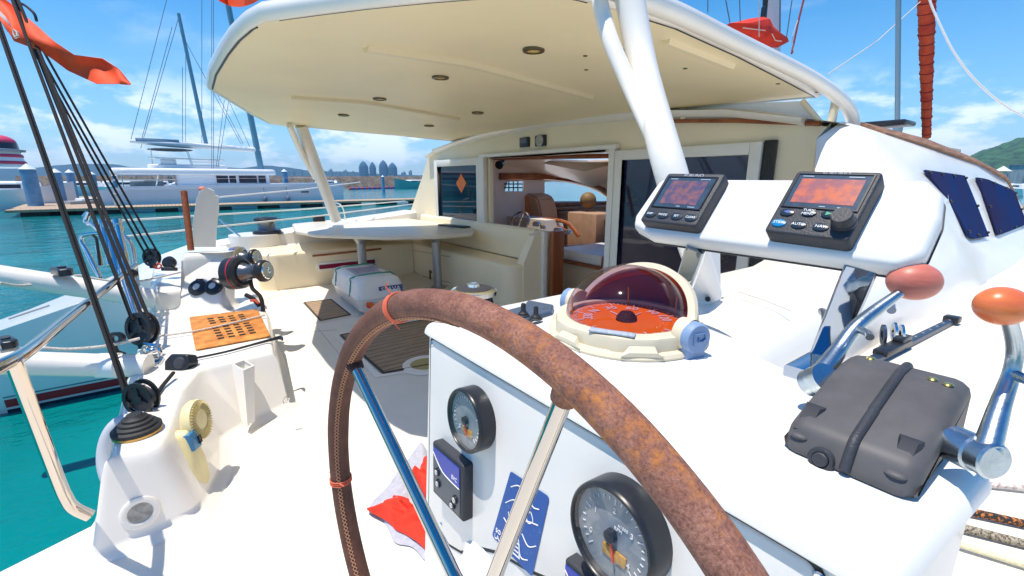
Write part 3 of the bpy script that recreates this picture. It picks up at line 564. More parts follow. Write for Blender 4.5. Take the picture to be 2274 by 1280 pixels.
# ------------------------------------------------------------------ aft rope bench
def bench():
    t = thing('aft_bench', 'white moulded aft bench block with ropes and blocks on top', 'bench', (-4.5, 0, 0))
    bp = [at(x, y, z=0) for x, y in ((186, 1262), (300, 1212), (442, 1150), (484, 1062), (487, 985), (544, 950), (640, 905))]
    tp = [at(x, y, z=.43) for x, y in ((204, 1032), (290, 1008), (365, 990), (392, 930), (415, 862), (450, 818), (612, 782))]
    back = [(-4.6, .62), (-5.6, .66), (-7.2, .68), (-7.2, -.28), (-5.0, -.30), (-3.6, -.37)]
    def cr(P_):
        q = [Vector(p[:2]) for p in P_]; return rpoly(q, [.03, 0, .13, .09, .09, .09, .0], 6)
    BO = lambda P_, d: (lambda q: cr(q[:7])+q[7:])(inset2([Vector(p[:2]) for p in P_]+[Vector(p) for p in back], d)); b2 = BO(bp, 0); t2 = BO(tp, 0)
    L = lambda poly, z: [(p.x, p.y, z) for p in poly]
    mix = [a.lerp(b, .9) for a, b in zip(b2, t2)]
    loops = [L(BO(bp, -.07), -.003), L(BO(bp, -.055), .016), L(BO(bp, -.015), .03), L(b2, .06), L(mix, .355), L(BO(tp, .004), .388), L(BO(tp, .014), .410), L(BO(tp, .030), .424), L(BO(tp, .05), .429), L(BO(tp, .07), .43)]
    mo = MB().loft(loops).build('moulding', GEL, t, ang=50)
    from mathutils.bvhtree import BVHTree
    global BENCH; BENCH = BVHTree.FromPolygons([v.co+t.location for v in mo.data.vertices], [p.vertices[:] for p in mo.data.polygons])
    mb = MB(); mb.slab(rpoly([(-7.3, -.25), (-5.3, -.26), (-5.3, .2), (-7.3, .2)], .08), .42, .62, .05); mb.build('plinth', GEL, t)
    # round courtesy light on the near face, cream shower housing, pocket: separate things follow
    return bp, tp
BP, TP = bench()
def face_frame(x, y, a, b, h=.25, lift=0.0):
    """frame on the leaning side of the bench between base points a, b"""
    pa, pb = BP[a], BP[b]; ta, tb = TP[a], TP[b]; n = (pb-pa).cross(ta-pa).normalized()
    if n.dot(EYE-pa) < 0: n = -n
    h = BENCH.ray_cast(EYE, ray(x, y).normalized()); c = on(x, y, pa, n)
    if h[0] is not None: c = h[0]; n = h[1] if h[1].dot(EYE-c) > 0 else -h[1]
    return frame(c+n*lift, n, (pb-pa)), c, n
def bench_fittings():
    M, c, n = face_frame(311, 1138, 0, 2, lift=.007); r = px(37, c)
    t = thing('courtesy_light', 'round white courtesy light set in the near face of the bench', 'light', c)
    mb = MB(); mb.M = M; mb.lathe([(r, -.012), (r*.98, .002), (r*.85, .007), (r*.64, .004), (r*.6, -.003)], 32); mb.build('bezel', GEL, t)
    mb = MB(); mb.M = M; mb.lathe([(0, -.001), (r*.61, -.002)], 32); mb.build('diffuser', mat('frosted_lens', (.42, .40, .36), .35, col2=(.24, .23, .21), vscale=40), t)
    # cream shower housing with ribbed disc and long oval body
    M, c, n = face_frame(455, 930, 2, 3, lift=.02)
    t = thing('shower_head', 'yellowed cream oval housing with ribbed disc on the bench side', 'deck shower', c); k = px(1, c)
    ax = at(452, 930, d=2.48); sidev = Vector((.35, .72, .12)).normalized()
    o = at(446, 932, d=2.45); mb = MB(); mb.M = frame(o, sidev, (0, 0, 1)); R_ = px(46, o)
    mb.lathe([(0, -.05), (R_*.92, -.05), (R_, -.035), (R_, -.01), (R_*.95, 0), (R_*.55, .003), (R_*.3, .006), (0, .006)], 36); mb.build('disc', YCREAM, t)
    mb = MB(); mb.M = frame(o, sidev, (0, 0, 1))
    for q in range(40): a = 2*pi*q/40; mb.box((R_*.7, 0, .006), (R_*.42, R_*.035, .007), M=Matrix.Rotation(a, 4, 'Z'))
    mb.build('rib', mat('rib_dark_cream', (.62, .52, .24), .5), t)  # ribs in a darker cream than the disc
    mb = MB(); b0 = at(428, 1018, d=2.38); mb.M = frame(b0, sidev, (0, .1, 1)); w = px(30, b0); hgt = px(70, b0)
    mb.slab(rpoly([(-hgt, -w*.75), (-hgt*.2, -w), (hgt, -w*.5), (hgt, w*.6), (-hgt*.3, w), (-hgt, w*.5)], w*.7), -.045, .03, .02); mb.build('body', YCREAM, t)
    mb = MB(); b1 = at(422, 979, d=2.36); s = px(17, b1); mb.M = frame(b1, sidev, (0, .1, 1))
    mb.slab(rpoly([(-s*1.35, -s), (-s*1.2, s), (s*1.2, s*1.05), (s*1.35, -s*.7)], s*.2), -.03, .03, .008); q = mb.build('clip', mat('blue_clip', (.05, .22, .42), .45, var=.2, vscale=40), t)
    mb = MB(); mb.M = frame(b1, sidev, (0, .1, 1)); mb.box((-s*.3, -s*.55, .03), (s*.9, s*.5, .012), .003); mb.build('slot', BLACK, q)
    # winch handle pocket
    t = thing('handle_pocket', 'white open winch handle pocket fixed to the bench side', 'handle pocket', at(560, 940, Y=.2)); n = Vector((.62, -.12, 0)).normalized()
    top = [at(x, y, d=d) for x, y, d in ((514, 808, 3.04), (541, 798, 3.12), (565, 812, 3.1), (540, 823, 3.02))]
    bot = [at(x, y, d=d) for x, y, d in ((536, 935, 3.0), (552, 928, 3.06), (566, 936, 3.05), (550, 948, 2.99))]
    mb = MB(); mb.loft([bot, top], cap=False); cin = [sum(top, Vector())/4+(p-sum(top, Vector())/4)*.8 for p in top]; dep = [p+Vector((0, 0, -.12)) for p in cin]; mb.loft([top, cin, dep], cap=False); mb.f([mb.v(p) for p in dep]); mb.f([mb.v(p) for p in bot]); mb.build('pocket', GEL, t, ang=30)
    mb = MB()
    for x, y in ((545, 942), (557, 941)): p = at(x, y, d=2.985); mb.cyl(p, p+n*.006, .006)
    mb.build('screw', STEEL, t)
    mb = MB(); p = [at(x, y, d=3.0) for x, y in ((628, 890), (634, 882), (642, 884), (640, 893), (630, 897))]; mb.tube(p, .004, 6, closed=True); one('pad_eye', mb, STEEL, 'small steel ring at the forward foot of the bench', 'pad eye', p[0])
    # rusty slotted plate
    zc = .437; cs = [at(x, y, z=zc) for x, y in ((420, 706), (572, 688), (601, 748), (434, 779))]
    t = thing('drain_plate', 'rusty orange steel plate with rows of slots on the bench', 'plate', cs[0])
    mb = MB(); mb.slab(rpoly([p.xy for p in cs], .03), zc, zc+.008, .002); pl = mb.build('plate', RUSTP, t)
    bl = lambda u, v: (cs[0].lerp(cs[1], u)).lerp(cs[3].lerp(cs[2], u), v)
    for i in range(4):
        for j in range(9):
            if j == 3: continue
            mb = MB()
            u0 = .24+.145*i+(.008*j); v = .14+.083*j; q = [bl(u0, v), bl(u0+.085, v), bl(u0+.085, v+.045), bl(u0, v+.045)]
            mb.slab([p.xy for p in q], zc+.004, zc+.0095); mb.build('slot', mat('slot_dark', (.03, .018, .012), .9), pl)
    # line across the plate and hold-down rod
    mb = MB(); P_ = [(343, 748), (420, 738), (480, 726), (540, 712), (588, 700)]; mb.tube([at(x, y, z=zc+.02) for x, y in P_], .008, 8, smooth=5); one('line', mb, ROPE_W, 'thin pinkish line stretched across the rusty slotted plate', 'rope', at(*P_[0], z=zc))
    mb = MB(); P_ = [(432, 796), (500, 782), (560, 766), (605, 754), (622, 750), (627, 756)]; mb.tube([at(x, y, z=zc+.012) for x, y in P_], [.008, .008, .009, .012, .018, .006], 10, smooth=4); one('tiller_line', mb, BLACK, 'black cord with thick tip lying below the rusty plate', 'cord', at(*P_[0], z=zc))
bench_fittings()

def block_at(p, up, s, lab, m=BLACK, tilt=0, group='tackle blocks on the bench'):
    """ratchet block: two cheeks with openings, sheave, head, shackle"""
    t = thing('block', lab, 'pulley block', p, group); z = Vector(up).normalized(); x = (Vector(RT)*cos(tilt)+FW*sin(tilt)); x = (x-z*x.dot(z)).normalized(); M = frame(p, x.cross(z)*1.0, x)
    def rim(mb, zz, r0, r1, n=24, sy=1.25):
        mb.loft([[(r*cos(2*pi*k/n), r*sy*sin(2*pi*k/n), q) for k in range(n)] for r, q in ((r0, zz-.08*s), (r1, zz-.08*s), (r1, zz+.08*s), (r0, zz+.08*s), (r0, zz-.08*s))], cap=False)
    for zz in (-.32, .32):
        mb = MB(); mb.M = M; rim(mb, zz*s, .72*s, .95*s); mb.lathe([(0, zz*s-.07*s), (.3*s, zz*s-.07*s), (.3*s, zz*s+.07*s), (0, zz*s+.07*s)], 16)
        for k in range(3): mb.box((.5*s, 0, zz*s), (.55*s, .2*s, .1*s), M=Matrix.Rotation(pi/2+k*2*pi/3, 4, 'Z') @ Matrix.Diagonal((1, 1.1, 1, 1)))
        mb.build('cheek', m, t)
    mb = MB(); mb.M = M; mb.lathe([(.2*s, -.2*s), (.8*s, -.22*s), (.66*s, 0), (.8*s, .22*s), (.2*s, .2*s)], 24); mb.build('sheave', GREYP, t)
    mb = MB(); mb.M = M; mb.box((0, -1.25*s, 0), (.5*s, .35*s, .8*s), .06*s); mb.build('head', m, t)
    return t
def tackle():
    # near block on its rubber boot
    c = at(305, 958, z=.437); t = thing('rubber_boot', 'ribbed black rubber boot with brass ring under the near block', 'rubber boot', c); r = px(46, c)
    mb = MB(); mb.M = Matrix.Translation((c.x, c.y, .43)); pr = [(r*.93, .004), (r, .018)]
    for k in range(4): q = 1-k*.16; pr += [(r*q, .02+k*.017), (r*(q-.01), .031+k*.017), (r*(q-.12), .035+k*.017)]
    pr += [(r*.3, .10), (0, .104)]; mb.lathe(pr, 32); mb.build('bellows', RUBBER, t)
    mb = MB(); mb.M = Matrix.Translation((c.x, c.y, .431)); mb.lathe([(r*.98, 0), (r*.98, .012), (r*.8, .014), (r*.8, 0)], 32); mb.build('brass_ring', mat('brass', (.55, .33, .10), .3, metal=1), t)
    b0 = at(314, 884, d=2.45); block_at(b0, (.0, .0, 1), px(34, b0), 'open cheeked black block standing on the rubber boot')
    b1 = at(316, 730, d=3.3); block_at(b1, (-.25, 0, 1), px(31, b1), 'black double block above the shackle on the bench')
    b2 = at(337, 572, d=4.9); block_at(b2, (-.25, 0, 1), px(17, b2), 'small black block at the far end of the rope tackle')
    def ropes(nm, lab, lines, r, cat='rope', m=ROPE_K, grp=None):
        for k, (a, b) in enumerate(lines):
            mb = MB(); mb.tube([a, a.lerp(b, .5)+Vector((0, 0, -.01)), b], r, 8); one(nm, mb, m, lab[k], cat, b, grp)
    G = 'black mainsheet falls'
    ropes('mainsheet', ['leftmost black mainsheet fall running down to the rubber boot block, left strand', 'leftmost black mainsheet fall running down to the rubber boot block, right strand'],
          [(at(-40, -40, d=3.4), at(288, 905, d=2.42)), (at(-33, -40, d=3.45), at(297, 905, d=2.46))], .0085, grp=G)
    ropes('mainsheet', ['middle black mainsheet fall running to left side of the double block', 'middle black mainsheet fall running to right side of the double block', 'middle thin black fall hugging the double block pair'],
          [(at(5, -60, d=3.9), at(294, 712, d=3.24)), (at(15, -60, d=3.95), at(330, 706, d=3.28)), (at(10, -60, d=4), at(322, 720, d=3.35))], .0125, grp=G)
    ropes('mainsheet', ['upper black mainsheet fall reaching left cheek of the small far block', 'upper black mainsheet fall reaching middle of the small far block', 'upper black mainsheet fall reaching right cheek of the small far block'],
          [(at(50, 68, d=4.2), at(324, 568, d=4.85)), (at(56, 64, d=4.2), at(334, 562, d=4.9)), (at(66, 60, d=4.2), at(347, 556, d=4.9))], .010, grp=G)
    mb = MB(); mb.tube([at(x, y, d=4.2) for x, y in ((20, -10), (35, 4), (55, 12), (75, 30), (81, 47))], .012, 8, smooth=5); one('batten', mb, BLACK, 'short black curved batten at the top left above red pennant', 'batten', at(35, 4, d=4.2))
    # shackle and red lashing beneath the double block
    s0 = at(338, 792, d=3.2); t = thing('shackle', 'bright steel shackle and swivel below the double black block', 'shackle', s0); k = px(1, s0)
    mb = MB(); pts = [at(x, y, d=3.2) for x, y in ((324, 765), (318, 782), (328, 798), (345, 800), (356, 786), (350, 768))]; mb.tube(pts, k*4.5, 8, smooth=4); mb.build('bow', STEEL, t)
    mb = MB(); mb.tube([at(318, 765, d=3.18), at(358, 768, d=3.22)], k*4, 8); mb.ell(at(340, 776, d=3.2), (k*14, k*14, k*8)); mb.build('pin', STEEL, t)
    p = at(341, 806, z=.43); mb = MB(); mb.M = Matrix.Translation((p.x, p.y, .43)); mb.slab(rpoly([(-k*26, -k*12), (k*22, -k*18), (k*26, k*12), (-k*18, k*20)], k*9), 0, k*7, k*3); mb.build('base_plate', STEEL, t)
    mb = MB(); mb.tube([at(x, y, d=3.18) for x, y in ((352, 795), (362, 797), (368, 800), (360, 803), (348, 801))], k*3, 7, smooth=4); mb.build('lashing', ROPE_R, t)
    # foot block with line leading to the rubber boot block
    c = at(403, 806, z=.46); t = thing('foot_block', 'black foot block on the bench with line leading to rubber boot', 'pulley block', c); k = px(1, c); M = frame(c, (.55, -.5, .35), (.6, .8, .2)); mb = MB(); mb.M = M
    mb.slab(rpoly([(-30*k, -20*k), (12*k, -24*k), (30*k, -6*k), (26*k, 14*k), (-14*k, 22*k), (-30*k, 8*k)], 9*k), -12*k, 14*k, 5*k); mb.build('housing', BLACK, t)
    mb = MB(); mb.M = M; mb.lathe([(0, 19*k), (11*k, 17*k), (14*k, 13*k)], 20, Matrix.Translation((6*k, -2*k, 0))); mb.build('sheave_cap', GREYP, t)
    mb = MB(); mb.tube([at(385, 828, d=2.83), at(360, 858, d=2.7), at(338, 890, d=2.53)], .011, 8); one('line', mb, ROPE_K, 'short black line from foot block to the rubber boot block', 'rope', at(385, 828, d=2.83))
    # black swivel eyes standing on the davit and rail
    for x, y, d, s, lab in ((258, 752, 2.95, 1.0, 'larger black swivel eye standing on the lower davit'), (291, 608, 3.7, .72, 'smaller black swivel eye beside the stern rail')):
        c = at(x, y, d=d); k = px(1, c)*s; t = thing('swivel_eye', lab, 'swivel eye', c, 'black swivel eyes'); mb = MB(); mb.M = frame(c, -FW, RT)
        mb.loft([[(r_*cos(2*pi*q/20)*k, r_*sin(2*pi*q/20)*k*.8, z_*k) for q in range(20)] for r_, z_ in ((9, -5), (18, -5), (18, 5), (9, 5), (9, -5))], cap=False); mb.build('eye', BLACK, t)
        mb = MB(); mb.lathe([(0, 0), (20*k, 0), (18*k, 6*k), (8*k, 14*k), (6*k, 30*k), (0, 30*k)], 20, Matrix.Translation(at(x+(-1), y+42*s, d=d))); mb.build('base', BLACK, t)
    # far little block on the port plinth with cleat and red tie
    c = at(376, 584, d=4.8); k = px(1, c); t = thing('turning_block', 'little black turning block left of the winch pedestal', 'pulley block', c); mb = MB(); mb.M = frame(c, -FW, RT); mb.lathe([(0, 8*k), (12*k, 7*k), (15*k, 0), (12*k, -7*k), (0, -8*k)], 20); mb.build('sheave', BLACK, t); mb = MB(); mb.M = frame(c, -FW, RT); mb.box((0, -14*k, 0), (26*k, 8*k, 18*k), 2*k); mb.build('base', GREYP, t)
    mb = MB(); mb.tube([at(x, y, d=4.75) for x, y in ((340, 590), (352, 597), (358, 590), (350, 586), (346, 598))], .008, 7, smooth=5); one('tie', mb, ROPE_R, 'small red tie under the small far block', 'cord', at(345, 592, d=4.75))
tackle()
def rails():
    t = thing('stern_rail', 'thick polished steel grab rail at lower left with bent leg', 'rail', at(190, 1150, d=2.05))
    mb = MB(); mb.tube([at(-120, 880, d=1.3), at(0, 814, d=1.52), at(64, 778, d=1.72), at(160, 700, d=2.35), at(262, 620, d=3.4), at(300, 590, d=3.9)], .0235, 16, smooth=4); mb.build('top_tube', RAILM, t)
    mb = MB(); mb.tube([at(28, 800, d=1.58), at(75, 925, d=1.72), at(128, 1065, d=1.9), at(146, 1105, d=1.95), at(163, 1128, d=1.98), at(200, 1146, d=2.02)], .024, 16, smooth=5); mb.build('leg', RAILM, t)
    t = thing('pushpit', 'thin polished steel pushpit frame at the port stern corner', 'rail', at(300, 690, d=3.9))
    for P_ in ([(222, 615), (196, 562), (180, 535), (190, 522), (240, 518), (270, 522), (292, 545), (300, 590), (312, 690)], [(180, 535), (205, 590), (222, 618)], [(240, 640), (255, 670)], [(215, 545), (225, 590)]):
        mb = MB(); mb.tube([at(x, y, d=4.3) for x, y in P_], .019, 10, smooth=4); mb.build('tube', STEEL, t)
    t = thing('rod_holder_rack', 'cluster of steel rod holder tubes standing at the stern rail', 'rod holder rack', at(285, 640, d=4.1))
    for k, (a, b) in enumerate((((238, 505), (262, 610)), ((252, 510), (274, 615)), ((266, 515), (284, 612)), ((230, 500), (246, 590)), ((262, 500), (294, 640)))):
        mb = MB(); p, q = at(*a, d=4.15), at(*b, d=4.05); mb.tube([p, q], .027, 12); mb.tube([p+(p-q).normalized()*.0, p+(p-q).normalized()*.05], .036, 12); mb.build('tube', STEEL, t)
    mb = MB(); mb.tube([at(186, 482, d=4.2), at(196, 472, d=4.2), at(190, 492, d=4.2), at(206, 500, d=4.2), at(228, 520, d=4.15)], .02, 8, smooth=4); mb.build('clamp', STEEL, t)
    mb = MB(); mb.tube([at(206, 522, d=4.1), at(214, 530, d=4.1), at(216, 545, d=4.1), at(222, 590, d=4.1)], .012, 8); mb.build('strap', BLACK, t)
    t = thing('fixing_leg', 'pair of steel legs standing on the bench behind the double block', 'rail', at(310, 690, d=3.5))
    for a, b in (((268, 600), (303, 705)), ((284, 600), (318, 690))): mb = MB(); mb.tube([at(*a, d=3.75), at(*b, d=3.5)], .022, 12); mb.build('leg', STEEL, t)
    # lifelines
    for lab, a, b in (('upper white lifeline running along the port side past dock', (240, 492, 5), (900, 447, 10)), ('lower white lifeline running along the port side over the water', (275, 526, 4.9), (930, 452, 10.2)), ('high thin white lifeline in front of the moored catamaran hull', (488, 438, 6.6), (800, 405, 10))):
        mb = MB(); A, B = at(a[0], a[1], d=a[2]), at(b[0], b[1], d=b[2]); mb.tube([A, A.lerp(B, .5)-Vector((0, 0, .02)), B], .011, 6); one('lifeline', mb, mat('lifeline_white', (.72, .72, .70), .5), lab, 'lifeline', A, 'port lifelines')
    t = thing('stanchion', 'bent steel stanchion on port deck beside the bimini strut', 'stanchion', at(765, 485, X=-9.0)); mb = MB(); mb.tube([at(x, y, X=-9.0) for x, y in ((731, 415), (733, 445), (752, 452), (762, 466), (766, 488))], .018, 8, smooth=4); mb.build('tube', STEEL, t)
    mb = MB(); mb.tube([at(x, y, X=-8.9) for x, y in ((731, 415), (733, 462))], .016, 8); mb.build('post', STEEL, t)
    t = thing('stay_leg', 'thin steel brace leaning by the white stern post', 'brace', at(534, 525, d=6)); mb = MB(); mb.tube([at(x, y, d=6) for x, y in ((488, 488), (500, 500), (533, 526))], .014, 8); mb.build('tube', STEEL, t)
rails()

def lifebuoy():
    t = thing('lifebuoy', 'pale grey lifebuoy ring half hidden behind the near end of the bench', 'lifebuoy', at(232, 1000, d=2.25)); c = at(278, 1010, d=2.36); M = frame(c, (.62, -.55, .25), (0, 0, 1)); r = px(64, c)
    mb = MB(); mb.M = M; mb.tube([(cos(2*pi*k/40)*r*1.15, sin(2*pi*k/40)*r*.75, 0) for k in range(40)], px(16, c), 14, closed=True); mb.build('ring', mat('buoy_grey', (.55, .56, .60), .5), t)
lifebuoy()

# ------------------------------------------------------------------ winch pedestal, stern post, port deck gear
def horizontal_winch(name, lab, a, b, r, chrome=False):
    a, b = Vector(a), Vector(b); L = (b-a).length; t = thing(name, lab, 'winch', a, None); M = frame(a, b-a, (0, 0, 1))
    mb = MB(); mb.M = M; mb.lathe([(0, 0), (r, 0), (r*1.03, .06*L), (r, .30*L), (r*.8, .36*L), (0, .36*L)], 36); mb.build('base', BLACK if not chrome else CHROME, t)
    mb = MB(); mb.M = M; mb.lathe([(r*1.028, .185*L), (r*1.034, .2*L), (r*1.026, .215*L)], 36); mb.build('red_band', mat('winch_red', (.45, .02, .03), .4), t)
    mb = MB(); mb.M = M; mb.lathe([(r*.62, .36*L), (r*.48, .45*L), (r*.44, .62*L), (r*.5, .74*L), (r*.62, .8*L), (0, .8*L)], 36); mb.build('drum', mat('winch_drum', (.16, .17, .19), .3, metal=.8, bump=.2, bscale=150), t)
    mb = MB(); mb.M = M; mb.lathe([(r*.5, .78*L), (r*.68, .82*L), (r*.7, .9*L), (r*.62, .96*L), (r*.52, .98*L)], 36); mb.build('tailer_jaw', BLACK, t)
    mb = MB(); mb.M = M; mb.lathe([(r*.55, .97*L), (r*.5, 1.0*L), (r*.2, 1.0*L), (r*.18, .96*L), (0, .96*L)], 36); mb.build('cap', CHROME, t)
def vertical_winch(c, r, h, lab, top=None):
    t = thing('winch', lab, 'winch', c); M = Matrix.Translation(c)
    mb = MB(); mb.M = M; mb.lathe([(0, 0), (r, 0), (r, .16*h), (r*.92, .24*h), (0, .24*h)], 32); mb.build('base', BLACK, t)
    mb = MB(); mb.M = M; mb.lathe([(r*.74, .2*h), (r*.62, .4*h), (r*.58, .6*h), (r*.68, .78*h)], 32); mb.build('drum', mat('winch_drum', (.16, .17, .19), .3, metal=.8), t)
    mb = MB(); mb.M = M; mb.lathe([(r*.6, .76*h), (r*.82, .8*h), (r*.84, .92*h), (r*.7, h), (r*.25, h), (r*.2, .94*h), (0, .94*h)], 32); mb.build('cap', top or BLACK, t); return t
def pedestal():
    t = thing('winch_pedestal', 'white moulded winch pedestal with two black sockets on the bench', 'pedestal', (-4.98, .2, .43))
    a, b, c = at(402, 690, z=.43), at(492, 690, z=.43), at(560, 676, z=.43)
    base = rpoly([(a.x, a.y), (b.x, b.y), (b.x-.12, b.y+.13), (-5.35, b.y+.13), (-5.4, a.y)], .05, 4)
    a, b = at(396, 560, d=4.55), at(498, 553, d=4.5); zt = a.z
    top = rpoly([(a.x+.0, a.y+.02), (b.x-.06, b.y), (b.x-.2, b.y+.1), (-5.35, b.y+.08), (-5.42, a.y+.02)], .05, 4)
    L = lambda poly, z: [(p.x, p.y, z) for p in poly]; mx = lambda k: [p.lerp(q, k) for p, q in zip(base, top)]
    MB().loft([L(inset2(base, -.04), .432), L(inset2(base, -.01), .45), L(base, .48), L(mx(.92), zt-.07), L(inset2(top, .006), zt-.03), L(inset2(top, .03), zt-.006), L(inset2(top, .06), zt)]).build('body', GEL, t, ang=50)
    PA = Vector((at(492, 690, z=.43).x, at(492, 690, z=.43).y, .48)); PB = Vector((at(402, 690, z=.43).x, at(402, 690, z=.43).y, .48)); PC = Vector((a.x, a.y+.02, zt)); PF = PA; PN = (PA-PB).cross(PC-PB).normalized(); PN = PN if PN.dot(EYE-PA) > 0 else -PN; n = PN
    for x, y in ((440, 640), (475, 638)):
        p = on(x, y, PF, PN)+PN*.012; k = px(1, p); mb = MB(); mb.M = frame(p-n*.02, n, RT); mb.lathe([(8*k, .0), (19*k, .0), (19*k, .03), (15*k, .042), (8*k, .042), (7*k, .022), (0, .022)], 28); mb.box((0, 17*k, .02), (16*k, 8*k, .03), 2*k); s = mb.build('socket_cap', BLACK, t)
        mb = MB(); mb.M = frame(p+n*.01, n, RT); mb.lathe([(0, .014), (7.5*k, .012)], 20); mb.build('socket_eye', mat('socket_white', (.55, .56, .58), .4), s)
    horizontal_winch('winch', 'large black horizontal winch on the side of the pedestal', at(512, 608, d=4.35), at(596, 601, d=4.28), px(35, at(512, 608, d=4.35)))
    horizontal_winch('winch', 'smaller chrome horizontal winch behind the black one on pedestal', at(522, 575, d=4.75), at(572, 571, d=4.7), px(26, at(522, 575, d=4.75)), True)
    mb = MB(); mb.tube([at(x, y, d=4.3) for x, y in ((556, 622), (560, 640), (572, 652), (580, 664), (584, 690), (578, 700))], .018, 8, smooth=4); mb.tube([at(x, y, d=4.3) for x, y in ((545, 655), (562, 664), (576, 680))], .02, 8, smooth=4)
    one('rope_tail', mb, ROPE_K, 'dark rope tail hanging under the large black winch', 'rope', at(570, 660, d=4.3))
    mb = MB(); mb.tube([at(x, y, d=4.27) for x, y in ((556, 668), (566, 668), (574, 674))], .012, 8, smooth=4); one('tie', mb, ROPE_R, 'small red tie wrapped on the dark rope tail below winch', 'cord', at(560, 668, d=4.27))
    # white stern post
    P_ = ((430, 548), (427, 500), (432, 470), (436, 440), (441, 434), (441, 428), (448, 421), (461, 418), (474, 424), (477, 434), (485, 437), (485, 468), (480, 508), (478, 548)); t = thing('stern_post', 'white moulded stern post with domed top beside rusty rod', 'post', at(455, 545, X=-6.6))
    mb = MB(); mb.loft([[at(x, y, X=-6.6)+Vector((dx, dy, 0)) for x, y in P_] for dx, dy in ((0.05, 0), (.0, 0))]+[[at(x, y, X=-6.6)+Vector((-.16, .02, 0)) for x, y in P_]]); mb.build('body', GEL, t, ang=50)
    mb = MB(); p = at(449, 420, X=-6.6); mb.ell(p+Vector((-.05, 0, 0)), (.05, .04, .03)); mb.build('cap_tip', mat('faded_red_cap', (.62, .22, .16), .6), t)
    mb = MB(); mb.tube([at(408, 425, X=-6.4), at(424, 556, X=-6.2)], .034, 10); one('rod', mb, RUSTR, 'rusty red rod leaning beside the white stern post', 'rod', at(424, 556, X=-6.2))
    vertical_winch(at(594, 520, X=-8.7), px(29, at(594, 520, X=-8.7)), px(37, at(594, 520, X=-8.7)), 'black deck winch on the port coaming behind the table')
    c = at(660, 512, X=-8.3); mb = MB(); mb.lathe([(0, .75), (.38, .75), (.38, .745+.0), (.42, .1), (0, .1)], 28, Matrix.Translation((-8.72, 1.1, 0))); one('winch_plinth', mb, GEL, 'round white plinth under the port deck winch', 'plinth', (-8.72, 1.1, .1))
    c = at(708, 487, X=-9); mb = MB(); mb.M = Matrix.Translation(c); mb.slab(rpoly([(-.06, -.1), (.06, -.1), (.06, .1), (-.06, .1)], .03), -.05, .07, .03); one('deck_cleat', mb, BLACK, 'tiny black cleat on port deck by the strut foot', 'cleat', c)
pedestal()

